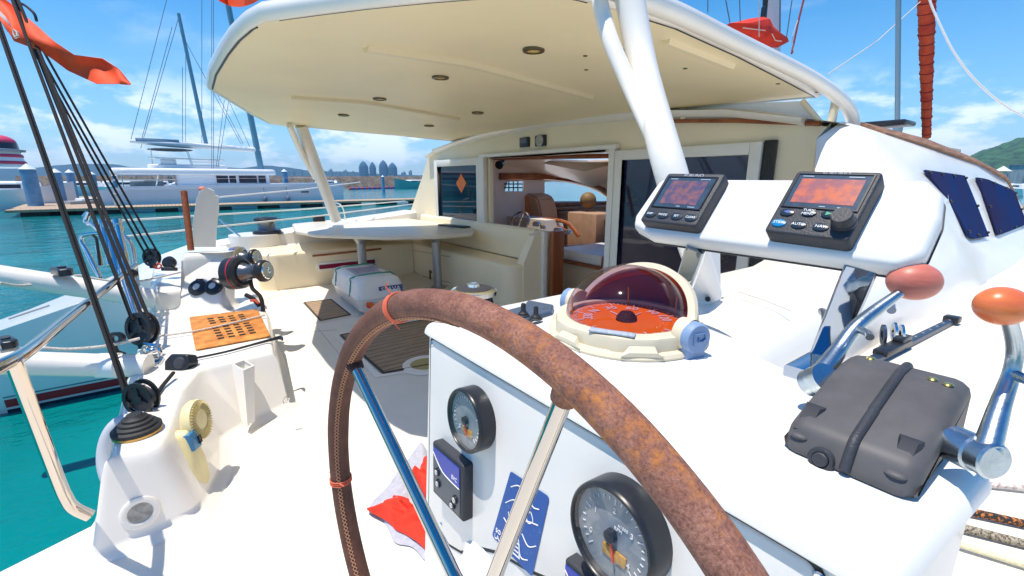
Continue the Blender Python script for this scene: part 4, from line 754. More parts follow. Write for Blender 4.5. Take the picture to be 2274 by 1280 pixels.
# ------------------------------------------------------------------ settee, table, raft canister, floor gratings
def cockpit():
    t = thing('settee', 'cream moulded L shaped cockpit settee along port side and bulkhead', 'settee', (-7.9, 2.5, 0))
    mb = MB(); mb.slab(rpoly([(-8.49, .95), (-7.65, .95), (-7.5, 1.15), (-7.5, 3.39), (-8.49, 3.39)], [0, .2, .2, 0, 0], 6), .0, .56, .05, 4); mb.build('port_seat', CREAM, t)
    mb = MB(); mb.slab(rpoly([(-8.49, 3.4), (-4.62, 3.4), (-4.62, 3.86), (-8.49, 3.86)], [0, .42, 0, 0], 10), .0, .555, .04, 4); mb.build('aft_facing_seat', CREAM, t)
    mb = MB(); mb.loft([[(x, 3.86, .56), (x, 3.99, .56), (x, 3.99, .985), (x, 3.93, .985), (x, 3.90, .96)] for x in (-8.2, -4.75)]); mb.loft([[(-4.74, y0, .0), (-4.60, y0, 0), (-4.60, y0, z0), (-4.74, y0, z0)] for y0, z0 in ((3.62, .57), (3.8, .92), (3.985, .98))]); mb.build('backrest', CREAM, t)
    mb = MB()
    for a, b in (((915, 556), (917, 600)), ((917, 600), (932, 612)), ((932, 612), (1000, 628)), ((916, 556), (1000, 571))): mb.tube([at(*a, Y=3.397), at(*b, Y=3.397)], .005, 5)
    mb.build('locker_seam', mat('locker_seam', (.42, .38, .30), .7), t)
    mb = MB(); p = at(956, 604, Y=3.395); mb.box(p, (.1, .02, .03), .006); mb.box(p+Vector((0, -.012, -.05)), (.03, .02, .16), .006); mb.build('latch', mat('latch_bronze', (.22, .15, .09), .4, metal=.8), t)
    mb = MB()
    for x, y in ((1070, 547), (1125, 553)): p = at(x, y, z=.556); mb.box(p, (.2, .035, .012), .004)
    mb.build('lid_hinge', mat('latch_bronze', (.22, .15, .09)), t)
    mb = MB(); n = -7.494
    mb.M = Matrix(((0, 0, 1, 0), (1, 0, 0, 0), (0, 1, 0, 0), (0, 0, 0, 1)))
    a, b = at(704, 604, X=n), at(836, 571, X=n); q = rpoly([(a.y, a.z), (b.y, a.z), (b.y, b.z), (a.y, b.z)], .05); mb.slab(q, n-.01, n+.012, .006); fr = mb.build('window_frame', ALU, t)
    mb = MB(); mb.M = Matrix(((0, 0, 1, 0), (1, 0, 0, 0), (0, 1, 0, 0), (0, 0, 0, 1))); mb.slab(inset2(q, .035), n+.008, n+.018, .003); mb.build('pane', mat('dark_red_pane', (.26, .01, .045), .15, var=.4, vscale=4), fr)
    mb = MB(); mb.tube([at(694, 569, X=-7.47), at(846, 553, X=-7.47)], .016, 8); mb.build('wood_rail', WOOD, t)
    # table
    zt = .88; P_ = [at(x, y, z=zt) for x, y in ((648, 497), (760, 486), (900, 484), (1010, 500), (1052, 508), (1050, 517), (980, 523), (860, 526), (700, 520), (655, 512))]
    t = thing('cockpit_table', 'cream topped cockpit table on two alloy legs', 'table', at(880, 505, z=0))
    mb = MB(); mb.slab(rpoly([p.xy for p in P_], .12, 4), zt-.055, zt, .02, 3, .02); mb.build('tabletop', mat('table_cream', (.74, .68, .57), .35, var=.06, vscale=2), t)
    for (x0, y0), (x1, y1) in (((800, 524), (803, 612)), ((967, 521), (986, 690))):
        a = at(x0, y0, z=zt-.056); b = Vector((a.x+.02, a.y, 0)); mb = MB(); mb.tube([b, a], .065, 18); mb.lathe([(.0, .012), (.1, .012), (.13, 0)], 24, Matrix.Translation(b)); mb.lathe([(.065, -.12), (.12, -.02), (.13, 0)], 24, Matrix.Translation(a)); mb.build('leg', mat('satin_leg', (.40, .41, .42), .4, metal=.7), t)
    c = at(1008, 503, z=zt+.004); mb = MB(); mb.M = Matrix.Translation(c) @ Matrix.Rotation(.2, 4, 'Z'); mb.slab(rpoly([(-.33, -.1), (.33, -.1), (.33, .1), (-.33, .1)], .06), 0, .02, .006); one('phone', mb, BLACK, 'flat black slim slab lying on the right end of the table', 'phone', c)
    # liferaft canister
    cx, cy = -6.12, 2.03; t = thing('liferaft_canister', 'white plastic liferaft canister with green cords on cockpit floor', 'liferaft', (cx, cy, 0)); RAFT = mat('raft_white', (.76, .77, .78), .4, var=.05, vscale=5)
    A, B = at(738, 652, z=.03), at(800, 704, z=.03); dx = (B-A).xy; ang = math.atan2(dx.y, dx.x); W = dx.length; D = .60; nrm = Vector((-dx.y, dx.x)).normalized()
    ctr = (A.xy+B.xy)/2+nrm*D/2; M = Matrix.Translation((ctr.x, ctr.y, 0)) @ Matrix.Rotation(ang, 4, 'Z')
    def shell(z0, z1, k0, k1, bev):
        mb = MB(); mb.M = M; P = lambda k: rpoly([(-W/2*k, -D/2*k), (W/2*k, -D/2*k), (W/2*k, D/2*k), (-W/2*k, D/2*k)], .11, 5); L = lambda p, z: [(q.x, q.y, z) for q in p]; return mb, P, L
    mb, P, L = shell(0, 0, 1, 1, 0); mb.loft([L(inset2(P(.9), .05), .03), L(P(.9), .06), L(P(.97), .17), L(P(1.02), .2), L(P(1.02), .215)]); mb.build('lower_shell', RAFT, t, ang=50)
    mb, P, L = shell(0, 0, 1, 1, 0); mb.loft([L(P(1.02), .222), L(P(1.02), .24), L(P(.98), .26), L(P(.93), .37), L(P(.86), .43), L(inset2(P(.8), .03), .45)]); mb.build('upper_shell', RAFT, t, ang=50)
    gm = mat('green_cord', (.02, .30, .22), .7)
    for u in (-.3, .22):
        mb = MB(); mb.M = M; x = W*u; mb.tube([(x, -D*.52, .2), (x, -D*.50, .26), (x, -D*.47, .37), (x, -D*.40, .445), (x, D*.4, .455), (x, D*.5, .3)], .009, 7, smooth=3); mb.build('green_cord', gm, t)
    mb = MB(); mb.M = M
    for s_ in (-1, 1): mb.tube([(W*.5, s_*D*.2-.05, .2), (W*.49, -.05+s_*.02, .03)], .016, 8)
    mb.tube([(W*.5, -D*.35, .2), (W*.495, -D*.12, .08), (W*.5, D*.1, .2)], .016, 8, smooth=5); mb.build('orange_strap', mat('orange_strap', (.85, .17, .02), .6), t)
    mb = MB(); mb.M = M; mb.ell((W*.49, -D*.3, .15), (.02, .035, .035)); mb.build('red_button', mat('float_red', (.62, .06, .05), .5), t)
    mb = MB(); mb.M = M; mb.box((W*.475, D*.18, .315), (.012, .3, .085), M=Matrix.Rotation(0, 4, 'Z')); lb = mb.build('maker_plate', mat('label_navy', (.06, .08, .24), .4), t)
    X = M.to_3x3() @ Vector((1, 0, 0)); Mt = frame(M @ Vector((W*.475+.0075, D*.18, .315)), X, M.to_3x3() @ Vector((0, 1, 0))); mb = MB(); mb.text('SEAVA', .085, Mt, .001); mb.build('lettering', WHITE, lb)
    mb = MB(); mb.M = M; mb.box((0, -.02, .4535), (W*.36, .34, .004)); mb.box((-W*.12, D*.3, .4535), (W*.2, .1, .004)); l2 = mb.build('instruction_label', mat('label_lilac', (.50, .48, .62), .5, var=.3, vscale=50), t)
    mb = MB(); mb.M = M
    for k in range(7): mb.box((-W*.02, -.13+.035*k, .457), (W*.26*(1-.12*(k % 3)), .008, .002))
    mb.build('print_line', mat('print_dark', (.12, .12, .25), .6), l2)
    # teak gratings let into the sole
    def grating(nm, lab, cs, hole=None):
        P_ = [at(x, y, z=.012).xy for x, y in cs]; t = thing(nm, lab, 'floor grating', (P_[0].x, P_[0].y, 0), 'teak gratings in the cockpit sole')
        mb = MB(); mb.slab(P_, .002, .016, .003); mb.build('panel', TEAKX, t)
        mb = MB(); q = inset2(P_, .0); o = inset2(P_, -.07 if inset2(P_, -.07)[0] != P_[0] else .07)
        mb.tube([(p.x, p.y, .012) for p in P_], .012, 6, closed=True); mb.build('dark_edge', mat('grating_edge', (.07, .055, .045), .8), t)
        mb = MB(); mb.loft([[(p.x, p.y, z) for p in pl] for pl, z in ((inset2(P_, -.09), .003), (inset2(P_, -.075), .012), (inset2(P_, -.03), .012), (inset2(P_, -.02), .003))], cap=False); mb.build('rim', DECK, t)
    grating('floor_grating', 'small teak grating in the sole beside the raft canister', ((676, 673), (735, 666), (778, 700), (713, 713)))
    grating('floor_grating', 'large teak grating in the sole behind the steering wheel', ((757, 745), (1010, 699), (1150, 790), (945, 812), (853, 829)))
    c = at(945, 808, z=.02); g = thing('deck_filler', 'round white recess ring with yellowish cup at the corner of large teak grating', 'deck fitting', (c.x, c.y, 0)); T = Matrix.Translation((c.x, c.y, 0))
    mb = MB(); mb.lathe([(.13, .004), (.14, .022), (.2, .022), (.215, .004)], 36, T); mb.build('ring', DECK, g); mb = MB(); mb.lathe([(0, .018), (.135, .0185)], 32, T); mb.build('cup', mat('filler_yellow', (.42, .33, .12), .6), g)
    # big chrome winch on its island in front of the settee
    c = at(1053, 676, d=2.15); t = thing('halyard_winch', 'big chrome topped winch standing just beyond the wheel rim', 'winch', c); k = px(1, c); M = Matrix.Translation(c)
    mb = MB(); mb.M = M; mb.lathe([(0, 0), (44*k, 0), (40*k, 16*k), (34*k, 22*k)], 36); mb.build('base', BLACK, t)
    mb = MB(); mb.M = M; mb.lathe([(34*k, 18*k), (50*k, 23*k), (51*k, 32*k), (46*k, 36*k), (38*k, 37*k), (0, 37*k)], 40); mb.build('cap', CHROME, t)
    mb = MB(); mb.M = M; mb.lathe([(40*k, 37.2*k), (30*k, 40*k), (15*k, 41*k), (14*k, 43*k), (0, 43*k)], 36); mb.build('top_disc', GREYP, t)
    mb = MB(); mb.M = M; mb.lathe([(15*k, 41*k), (14*k, 47*k), (8*k, 48*k), (7*k, 43*k)], 24); mb.build('handle_socket', CHROME, t)
    mb = MB(); p = at(1072, 690, d=2.08); mb.box(p, (14*k, 14*k, 30*k), 3*k); mb.build('feeder_arm', CHROME, t)
    mb = MB(); mb.lathe([(0, c.z-.001), (46*k, c.z-.001), (50*k, c.z-.03), (56*k, 0), (0, 0)], 28, Matrix.Translation((c.x, c.y, 0))); one('winch_island', mb, GEL, 'white round island below the big chrome winch', 'plinth', (c.x, c.y, 0))
cockpit()

# ------------------------------------------------------------------ cabin: bulkhead, roof, side, interior
def cabin():
    Yb = 4.0; t = thing('cabin', 'white deck cabin with sliding glass doors and dark side windows', 'cabin', (-4.7, 6, 0))
    outer = [(-8.6, 0), (-4.6, 0), (-4.6, .001), (-3.42, .001), (-3.42, 0), (-1.45, 0), (-1.45, 2.02), (-2.2, 2.2), (-3.0, 2.28), (-4.5, 2.33), (-6.0, 2.29), (-7.0, 2.21), (-7.6, 2.14), (-7.98, 2.05), (-8.2, 1.75), (-8.88, .99), (-8.6, .99)]
    win = [(-7.53, .965), (-6.17, .965), (-6.17, 1.9), (-7.53, 1.9)]
    door = [(-5.93, .965), (-4.6, .965), (-4.6, .02), (-3.42, .02), (-3.42, 1.93), (-5.93, 1.95)]
    dr = [(-3.33, .15), (-1.96, .15), (-1.96, 1.92), (-3.33, 1.92)]
    mb = MB(); plate(mb, outer[:1]+outer[5:], [win, door, dr], lambda x, z: (x, Yb+.06, z), .06); mb.build('bulkhead', CREAM, t, ang=20)
    def fr(x0, x1, z0, z1, w=.07, y=Yb-.045, bars=()):
        mb = MB()
        for a, b, c, d in ((x0, x0+w, z0, z1), (x1-w, x1, z0, z1), (x0+w, x1-w, z0, z0+w), (x0+w, x1-w, z1-w, z1)): mb.box(((a+b)/2, y, (c+d)/2), (b-a, .06, d-c), .008)
        return mb.build('window_frame', ALU, t)
    f1 = fr(-7.62, -6.1, .88, 1.97, .11); mb = MB(); mb.box((-6.86, Yb-.02, 1.43), (1.3, .012, .88)); mb.build('pane', mat('blue_door_glass', (.006, .022, .04), .03, spec=.7), f1)
    q = [at(x, y, Y=Yb-.03) for x, y in ((1024, 386), (1036, 407), (1025, 429), (1013, 408))]; mb = MB(); mb.loft([q, [p+Vector((0, -.004, 0)) for p in q]]); mb.build('warning_diamond', mat('diamond_orange', (.80, .24, .03), .5, col2=(.72, .12, .02), vscale=20), f1)
    f2 = fr(-3.42, -1.88, .02, 1.94, .1); mb = MB(); mb.box((-2.65, Yb-.02, .98), (1.36, .012, 1.74)); mb.build('pane', PURP, f2)
    mb = MB(); mb.box((-1.83, Yb-.03, 1.0), (.09, .05, 1.9), .005); mb.build('black_channel', BLACK, t)
    mb = MB()
    for x0, x1, z0, z1 in ((-6.1, -5.98, .9, 1.97), (-4.67, -4.55, 0, .965), (-3.5, -3.425, 0, 1.97)): mb.box(((x0+x1)/2, Yb-.05, (z0+z1)/2), (x1-x0, .07, z1-z0), .008)
    mb.box((-4.75, Yb-.05, 1.985), (2.7, .09, .045), .008); mb.box((-5.33, Yb-.05, .935), (1.3, .1, .05), .008); mb.build('door_frame', ALU, t)
    mb = MB(); mb.box((-4.5, 4.1, .5), (.08, .2, .95), .01); mb.box((-4.77, Yb+.04, 1.955), (2.3, .08, .03)); mb.build('wood_jamb', WOOD, t)
    # instruments on the lintel
    for nm, (x0, y0, x1, y1), dark in (('lintel_display', (1156, 304, 1176, 328), True), ('lintel_gauge', (1190, 299, 1213, 326), False)):
        a, b = at(x0, y1, Y=Yb-.01), at(x1, y0, Y=Yb-.01); c = (a+b)/2; g = thing(nm, 'black square display on the lintel, left of the pair' if dark else 'black square gauge with pale round dial on the lintel', 'instrument', c)
        mb = MB(); mb.box(c, (b.x-a.x, .05, b.z-a.z), .012); mb.build('case', BLACK, g)
        mb = MB()
        if dark: mb.box(c+Vector((0, -.026, .02)), ((b.x-a.x)*.7, .006, (b.z-a.z)*.55), .002); mb.build('screen', mat('lintel_screen', (.10, .12, .15), .2), g)
        else: mb.cyl(c+Vector((0, -.02, 0)), c+Vector((0, -.03, 0)), (b.x-a.x)*.36); mb.build('dial', mat('lintel_dial', (.45, .45, .40), .4, var=.4, vscale=30), g)
    # eyebrow over the doors
    mb = MB(); xs = [-7.6, -7.0, -6, -4.5, -3, -2.2, -1.6]; zs = [2.125, 2.195, 2.275, 2.315, 2.265, 2.185, 2.06]
    mb.loft([[(x, Yb-.002, z-.03), (x, Yb-.10, z-.0), (x, Yb-.11, z+.03), (x, Yb-.002, z+.05)] for x, z in zip(xs, zs)]); mb.build('eyebrow', GEL, t, ang=60)
    # roof shell and flank
    st = [(3.9, -7.95, -1.38, 2.04, 2.36), (5, -7.8, -1.10, 1.93, 2.32), (6, -7.6, -.95, 1.80, 2.2), (7, -7.4, -.85, 1.66, 2.02), (7.6, -7.2, -.82, 1.48, 1.84)]
    mb = MB(); loops = []
    for y, x0, x1, ze, zc in st: loops.append([(x0+(x1-x0)*u, y, ze+(zc-ze)*(1-abs(2*u-1)**2.6)) for u in [k/24 for k in range(25)]])
    mb.loft(loops, cap=False, closed=False)
    bmesh.ops.delete(mb.bm, geom=[f for f in mb.bm.faces if 4.9 < f.calc_center_median().y < 7.1 and -7.0 < f.calc_center_median().x < -2.5], context='FACES')     # unseen opening added to let sun into the saloon
    mb.build('roof', GEL, t, ang=60)
    fl = [(1.12, [(-.50, 0.985), (-.52, 1.14), (-.56, 1.19), (-.62, 1.2), (-.85, 1.2), (-1.12, 1.2)]), (2.4, [(-.50, 0.985), (-.53, 1.16), (-.58, 1.22), (-.66, 1.24), (-.88, 1.235), (-1.12, 1.2)]),
          (3.3, [(-.47, 0.985), (-.52, 1.16), (-.6, 1.24), (-.75, 1.30), (-1.0, 1.32), (-1.2, 1.3)]), (3.75, [(-.46, 0.985), (-.53, 1.16), (-.66, 1.34), (-.9, 1.62), (-1.2, 1.85), (-1.42, 1.92)]),
          (4.1, [(-.45, 0.985), (-.54, 1.14), (-.68, 1.32), (-.95, 1.72), (-1.2, 1.97), (-1.4, 2.06)]), (5, [(-.43, 0.985), (-.58, 1.08), (-.70, 1.17), (-.93, 1.7), (-1.02, 1.86), (-1.10, 1.935)]),
          (6, [(-.45, 0.985), (-.55, 1.06), (-.68, 1.13), (-.86, 1.66), (-.9, 1.76), (-.95, 1.805)]), (7, [(-.46, 0.985), (-.54, 1.06), (-.65, 1.15), (-.78, 1.54), (-.82, 1.62), (-.85, 1.665)]), (7.8, [(-.5, 0.985), (-.56, 1.07), (-.66, 1.18), (-.75, 1.36), (-.79, 1.4), (-.82, 1.425)]), (10.5, [(-1.6, 1.0), (-1.7, 1.0), (-1.8, 1.0), (-1.9, 1.0), (-1.95, 1.0), (-2, 1.0)])]
    mb = MB(); mb.loft([[(x, y, z) for x, z in p] for y, p in fl], cap=False, closed=False); mb.poly([(x, fl[0][0], z) for x, z in fl[0][1]]+[(-1.12, 1.12, .985)]); mb.loft([[(-1.12, 1.12, 0), (-1.12, 1.12, 1.2)], [(-1.12, 2.4, 0), (-1.12, 2.4, 1.2)], [(-1.2, 3.3, 0), (-1.2, 3.3, 1.3)], [(-1.42, 3.75, 0), (-1.42, 3.75, 1.92)], [(-1.45, 4.05, 0), (-1.45, 4.05, 2.06)]], cap=False, closed=False)
    mb.loft([[(-1.12, 1.12, 0), (-.5, 1.12, 0)], [(-1.12, 1.12, .985), (-.5, 1.12, .985)]], cap=False, closed=False); mb.build('flank', GEL, t, ang=60)
    # side windows, following the flank
    def flank(y, k):
        for (y0, p), (y1, q) in zip(fl, fl[1:]):
            if y0 <= y <= y1: u = (y-y0)/(y1-y0); a = Vector((*p[2], 0)).lerp(Vector((*q[2], 0)), u); b = Vector((*p[3], 0)).lerp(Vector((*q[3], 0)), u); c = a.lerp(b, k); return Vector((c.x, y, c.y))
    for nm, (y00, y01, y10, y11) in (('aft', (4.75, 4.3, 5.55, 5.35)), ('fwd', (5.95, 5.7, 7.45, 7.1))):
        o = Vector((.020, 0, .013)); mb = MB()
        f = lambda u, v: flank((y00+(y10-y00)*u)*(1-v)+(y01+(y11-y01)*u)*v, .02+.93*v)+o
        mb.sheet(f, 8, 6, .014); w = mb.build('side_window', SMOKE, t, ang=60)
        mb = MB()
        for u, v in ((.03, .95), (.35, .96), (.68, .96), (.97, .95), (.97, .5), (.96, .06), (.5, .04), (.05, .06), (.02, .5)): p = f(u, v); mb.ell(p+Vector((.006, 0, .003)), (.012, .012, .012), nu=10, nv=6)
        mb.build('fixing', BLACK, w)
    # teak toe strip along the roof edge, hatch edge
    def edge(y, k, o):
        for (y0, p), (y1, q) in zip(fl, fl[1:]):
            if y0 <= y <= y1:
                u = (y-y0)/(y1-y0); a = Vector((*p[4], 0)).lerp(Vector((*q[4], 0)), u); b = Vector((*p[5], 0)).lerp(Vector((*q[5], 0)), u); c = a.lerp(b, k); n = Vector((b.y-a.y, a.x-b.x)).normalized(); c2 = Vector((c.x, c.y))+n*o; return (c2.x, y, c2.y)
    mb = MB(); mb.loft([[edge(y, .15, .004), edge(y, .15, .022), edge(y, 1.1, .026), edge(y, 1.1, .004)] for y in (4.3, 4.6, 5, 5.5, 6, 6.5, 7, 7.4, 7.8)]); mb.build('teak_strip', TEAKR, t, ang=50)
    mb = MB(); mb.tube([at(x, y, z=1.240) for x, y in ((1640, 648), (1700, 668), (1755, 690))], .0018, 5); mb.build('lid_seam', mat('joint_grey', (.52, .50, .46)), t)
    mb = MB(); p = at(1940, 279, Y=4.9); mb.box(p, (.5, .3, .04), .015); mb.build('deck_hatch', BLACK, t)
    # clear windscreen under the hardtop, wooden sill
    cs = [(1488, 266), (1494, 236), (1790, 224), (1822, 272)]; q = [at(x, y, Y=4.02) for x, y in cs]; g = thing('windscreen', 'clear acrylic windscreen strip between hardtop and cabin roof', 'windscreen', q[0]); mb = MB(); mb.loft([q, [p+Vector((0, .012, 0)) for p in q]]); mb.build('pane', ACRY, g)
    mb = MB(); a, b = at(1492, 269, Y=3.98), at(1822, 275, Y=3.98); mb.tube([a, a.lerp(b, .5)+Vector((0, 0, .012)), b], .018, 8); mb.build('sill', WOOD, g)
    mb = MB(); mb.tube([at(1782, 224, Y=4.0), at(1822, 272, Y=4.0)], .02, 8); mb.tube([at(1516, 236, Y=4.0), at(1518, 267, Y=4.0)], .03, 8); mb.build('post', CREAM, g)
    # interior
    I = thing('saloon', 'beige lined saloon interior seen through open cabin door', 'interior', (-4.7, 6.5, 0))
    mb = MB(); mb.box((-4.6, 6.35, -.03), (6.2, 4.5, .06)); mb.build('floor', mat('saloon_floor', (.45, .24, .12), .4, var=.3, vscale=4), I)
    mb = MB(); plate(mb, [(-7.7, 4.06), (-1.5, 4.06), (-1.5, 8.6), (-7.7, 8.6)], [[(-7.0, 4.6), (-2.5, 4.6), (-2.5, 7.2), (-7.0, 7.2)]], lambda x, y: (x, y, 2.03), .03); mb.build('ceiling', LINER, I, ang=20)  # ceiling hole below the added roof opening, lets light in
    pw = lambda x, y: (lambda p: (p.y, p.z))(at(x, y, X=-7.6))
    hole = [pw(*q) for q in ((1206, 447), (1206, 404), (1225, 403), (1262, 406), (1300, 415), (1330, 427), (1352, 443), (1352, 447))]; hole2 = [pw(*q) for q in ((1118, 425), (1124, 404), (1160, 402), (1160, 425))]
    mb = MB(); plate(mb, [(4.06, 0), (9.4, 0), (9.4, 2.01), (4.06, 2.01)], [hole, hole2], lambda y, z: (-7.6, y, z), .05); mb.build('port_wall', LINER, I, ang=20)
    fw_ = [(-7.2, .9), (-2.0, .9), (-2.2, 1.9), (-7.0, 1.9)]
    mb = MB(); plate(mb, [(-7.6, 0), (-1.5, 0), (-1.5, 2.01), (-7.6, 2.01)], [fw_], lambda x, z: (x, 8.6, z), .05); mb.build('front_wall', LINER, I, ang=20)
    mb = MB(); plate(mb, [(4.06, 0), (8.6, 0), (8.6, 2.01), (4.06, 2.01)], [[(5, 1.2), (8, 1.2), (7.6, 1.7), (5, 1.75)]], lambda y, z: (-1.56, y, z), .04); mb.build('starboard_wall', LINER, I, ang=20)
    mb = MB(); W = lambda x, y: at(x, y, X=-7.52); mb.tube([W(*q) for q in ((1110, 392), (1170, 392), (1225, 394), (1280, 402), (1325, 416), (1352, 431), (1362, 446), (1350, 453), (1280, 455), (1205, 457))], .07, 8, smooth=4); mb.build('window_arch', WOOD, I)
    mb = MB(); a, b = W(1206, 463), W(1360, 461); mb.box(((a.x+b.x)/2+.15, (a.y+b.y)/2, a.z), (.35, abs(b.y-a.y), .05)); mb.build('shelf', WOOD, I)
    mb = MB()
    for x in (1130, 1140, 1150): mb.tube([W(x, 403), W(x, 425)], .012, 6)
    for y in (409, 417): mb.tube([W(1120, y), W(1160, y)], .012, 6)
    mb.build('grille', BLACK, I)
    mb = MB(); mb.tube([at(1090, 352, Y=4.4), at(1375, 346, Y=4.4)], .03, 8); mb.build('curtain_rail', WOOD, I)
    c = at(1112, 364, Y=4.5); g = thing('spotlight', 'small black spotlight under the ceiling at the door head', 'lamp', c); mb = MB(); mb.M = frame(c, (.5, -.8, -.3)); mb.cyl((0, 0, -.06), (0, 0, .08), .05, .07); mb.build('lamp_head', BLACK, g); mb = MB(); mb.tube([c, c+Vector((.1, .05, .1))], .015, 6); mb.tube([c+Vector((.1, .05, .1)), c+Vector((.2, .05, .12))], .015, 6); mb.build('bracket', BLACK, g)
    # helm seat
    def pr(P_, Y0, Y1): return [[at(x, y, Y=Y0) for x, y in P_], [at(x, y, Y=Y0)+Vector((-.02, Y1-Y0, 0)) for x, y in P_]]
    c = at(1160, 500, Y=6.0); g = thing('helm_chair', 'orange leather helm chair inside the saloon', 'chair', c)
    mb = MB(); P_ = [(1116, 503), (1112, 440), (1118, 430), (1150, 428), (1178, 431), (1192, 440), (1200, 470), (1203, 503)]; mb.loft(pr(P_, 6.0, 6.5)); bmesh.ops.bevel(mb.bm, geom=list(mb.bm.edges), offset=.04, segments=2, affect='EDGES'); mb.build('backrest', mat('tan_leather', (.60, .30, .15), .5, var=.12, vscale=5), g)
    mb = MB(); mb.loft(pr([(1142, 500), (1136, 434), (1152, 430), (1170, 434), (1182, 500)], 5.96, 6.1)); bmesh.ops.bevel(mb.bm, geom=list(mb.bm.edges), offset=.025, segments=2, affect='EDGES'); mb.build('headrest', LEATH_O, g)
    mb = MB(); mb.loft(pr([(1100, 520), (1100, 484), (1130, 480), (1210, 490), (1215, 520)], 5.5, 5.95)); mb.build('seat', mat('chair_white', (.62, .56, .5), .5), g)
    c = at(1155, 493, Y=5.3); mb = MB(); mb.M = frame(c, (.3, -1, .45)); mb.tube([(cos(2*pi*k/24)*.2, sin(2*pi*k/24)*.2, 0) for k in range(24)], .022, 8, closed=True); mb.tube([(-.2, 0, 0), (.2, 0, 0)], .012, 6); mb.tube([(0, -.2, 0), (0, .2, 0)], .012, 6); one('inside_wheel', mb, STEEL, 'small inside steering wheel in front of the orange chair', 'wheel', c)
    c = at(1306, 445, Y=7.0); g = thing('globe_lamp', 'round tan globe lamp on the saloon cabinet', 'lamp', c); r = px(18, c); mb = MB(); mb.ell(c, (r, r, r)); mb.build('globe', mat('globe_tan', (.24, .14, .05), .6, var=.3, vscale=12), g); mb = MB(); mb.cyl(c+Vector((0, 0, -r*1.5)), c+Vector((0, 0, -r*.9)), r*.18); mb.cyl(c+Vector((0, 0, -r*1.6)), c+Vector((0, 0, -r*1.45)), r*.6); mb.build('stand', WOOD, g)
    g = thing('galley_counter', 'white topped galley counter with wooden edges inside the door', 'counter', at(1290, 650, Y=4.9))
    q = [at(x, y, Y=Y_) for x, y, Y_ in ((1235, 550, 4.6), (1340, 540, 4.6))]; x0, x1, z1 = q[0].x, q[1].x, q[0].z
    mb = MB(); mb.box(((x0+x1)/2, 5.1, z1/2-.08), (x1-x0, 1.0, z1-.16)); mb.build('carcass', mat('counter_beige', (.62, .48, .33), .6), g)
    mb = MB(); mb.box(((x0+x1)/2, 5.1, z1-.08), (x1-x0+.04, 1.04, .16), .05); mb.build('worktop', mat('worktop_white', (.72, .68, .66), .3), g)
    mb = MB(); mb.box(((x0+x1)/2, 4.575, z1-.175), (x1-x0+.08, .04, .04)); mb.box((x1+.04, 5.1, z1/2), (.07, 1.1, z1+.0), .03); mb.box((x0-.035, 4.9, z1/2), (.05, .6, z1)); mb.build('wood_edge', WOOD, g)
    g = thing('saloon_sofa', 'navy sofa with pale cushion deep inside the saloon', 'sofa', at(1340, 540, Y=7)); mb = MB(); a, b = at(1318, 470, Y=7.0), at(1366, 550, Y=7.0); mb.box(((a.x+b.x)/2+.3, 7.2, (a.z+b.z)/2), (b.x-a.x+.6, .3, a.z-b.z), .08); mb.box(((a.x+b.x)/2+.3, 6.8, b.z-.1), (b.x-a.x+.6, .7, .25), .08); mb.build('cushions', NAVY, g)
    mb = MB(); c = at(1362, 490, Y=6.85); mb.M = Matrix.Translation(c) @ Matrix.Rotation(.8, 4, 'Y'); mb.box((0, 0, 0), (.28, .1, .28), .04); mb.build('scatter_cushion', mat('pale_cushion', (.5, .5, .5), .8), g)
    g = thing('saloon_cabinet', 'beige saloon cabinet with curved wooden armrest rail', 'cabinet', at(1250, 500, Y=6)); a, b = at(1228, 468, Y=6.6), at(1322, 545, Y=6.6); mb = MB(); mb.box(((a.x+b.x)/2, 6.9, a.z/2), (b.x-a.x, .6, a.z), .03); mb.build('body', mat('cabinet_tan', (.42, .25, .15), .6, var=.2, vscale=5), g)
    mb = MB(); mb.tube([at(x, y, Y=5.8) for x, y in ((1206, 487), (1240, 490), (1262, 497), (1275, 510), (1285, 525))], .035, 8, smooth=4); mb.tube([at(x, y, Y=5.8) for x, y in ((1206, 500), (1240, 504), (1258, 512))], .025, 8, smooth=4); mb.build('armrest', WOOD, g)
    g = thing('kettle_set', 'cluster of shiny pots and taps on the galley hob', 'pots', at(1195, 505, Y=4.7))
    for x, y, r in ((1192, 498, 9), (1206, 505, 6), (1240, 512, 10), (1262, 516, 8)): c = at(x, y, Y=4.8); k = px(1, c); mb = MB(); mb.lathe([(0, 0), (r*k, 0), (r*k*1.1, r*k*.7), (r*k*.8, r*k*1.1), (0, r*k*1.2)], 16, Matrix.Translation(c-Vector((0, 0, r*k*.5)))); mb.build('pot', STEEL, g)
cabin()

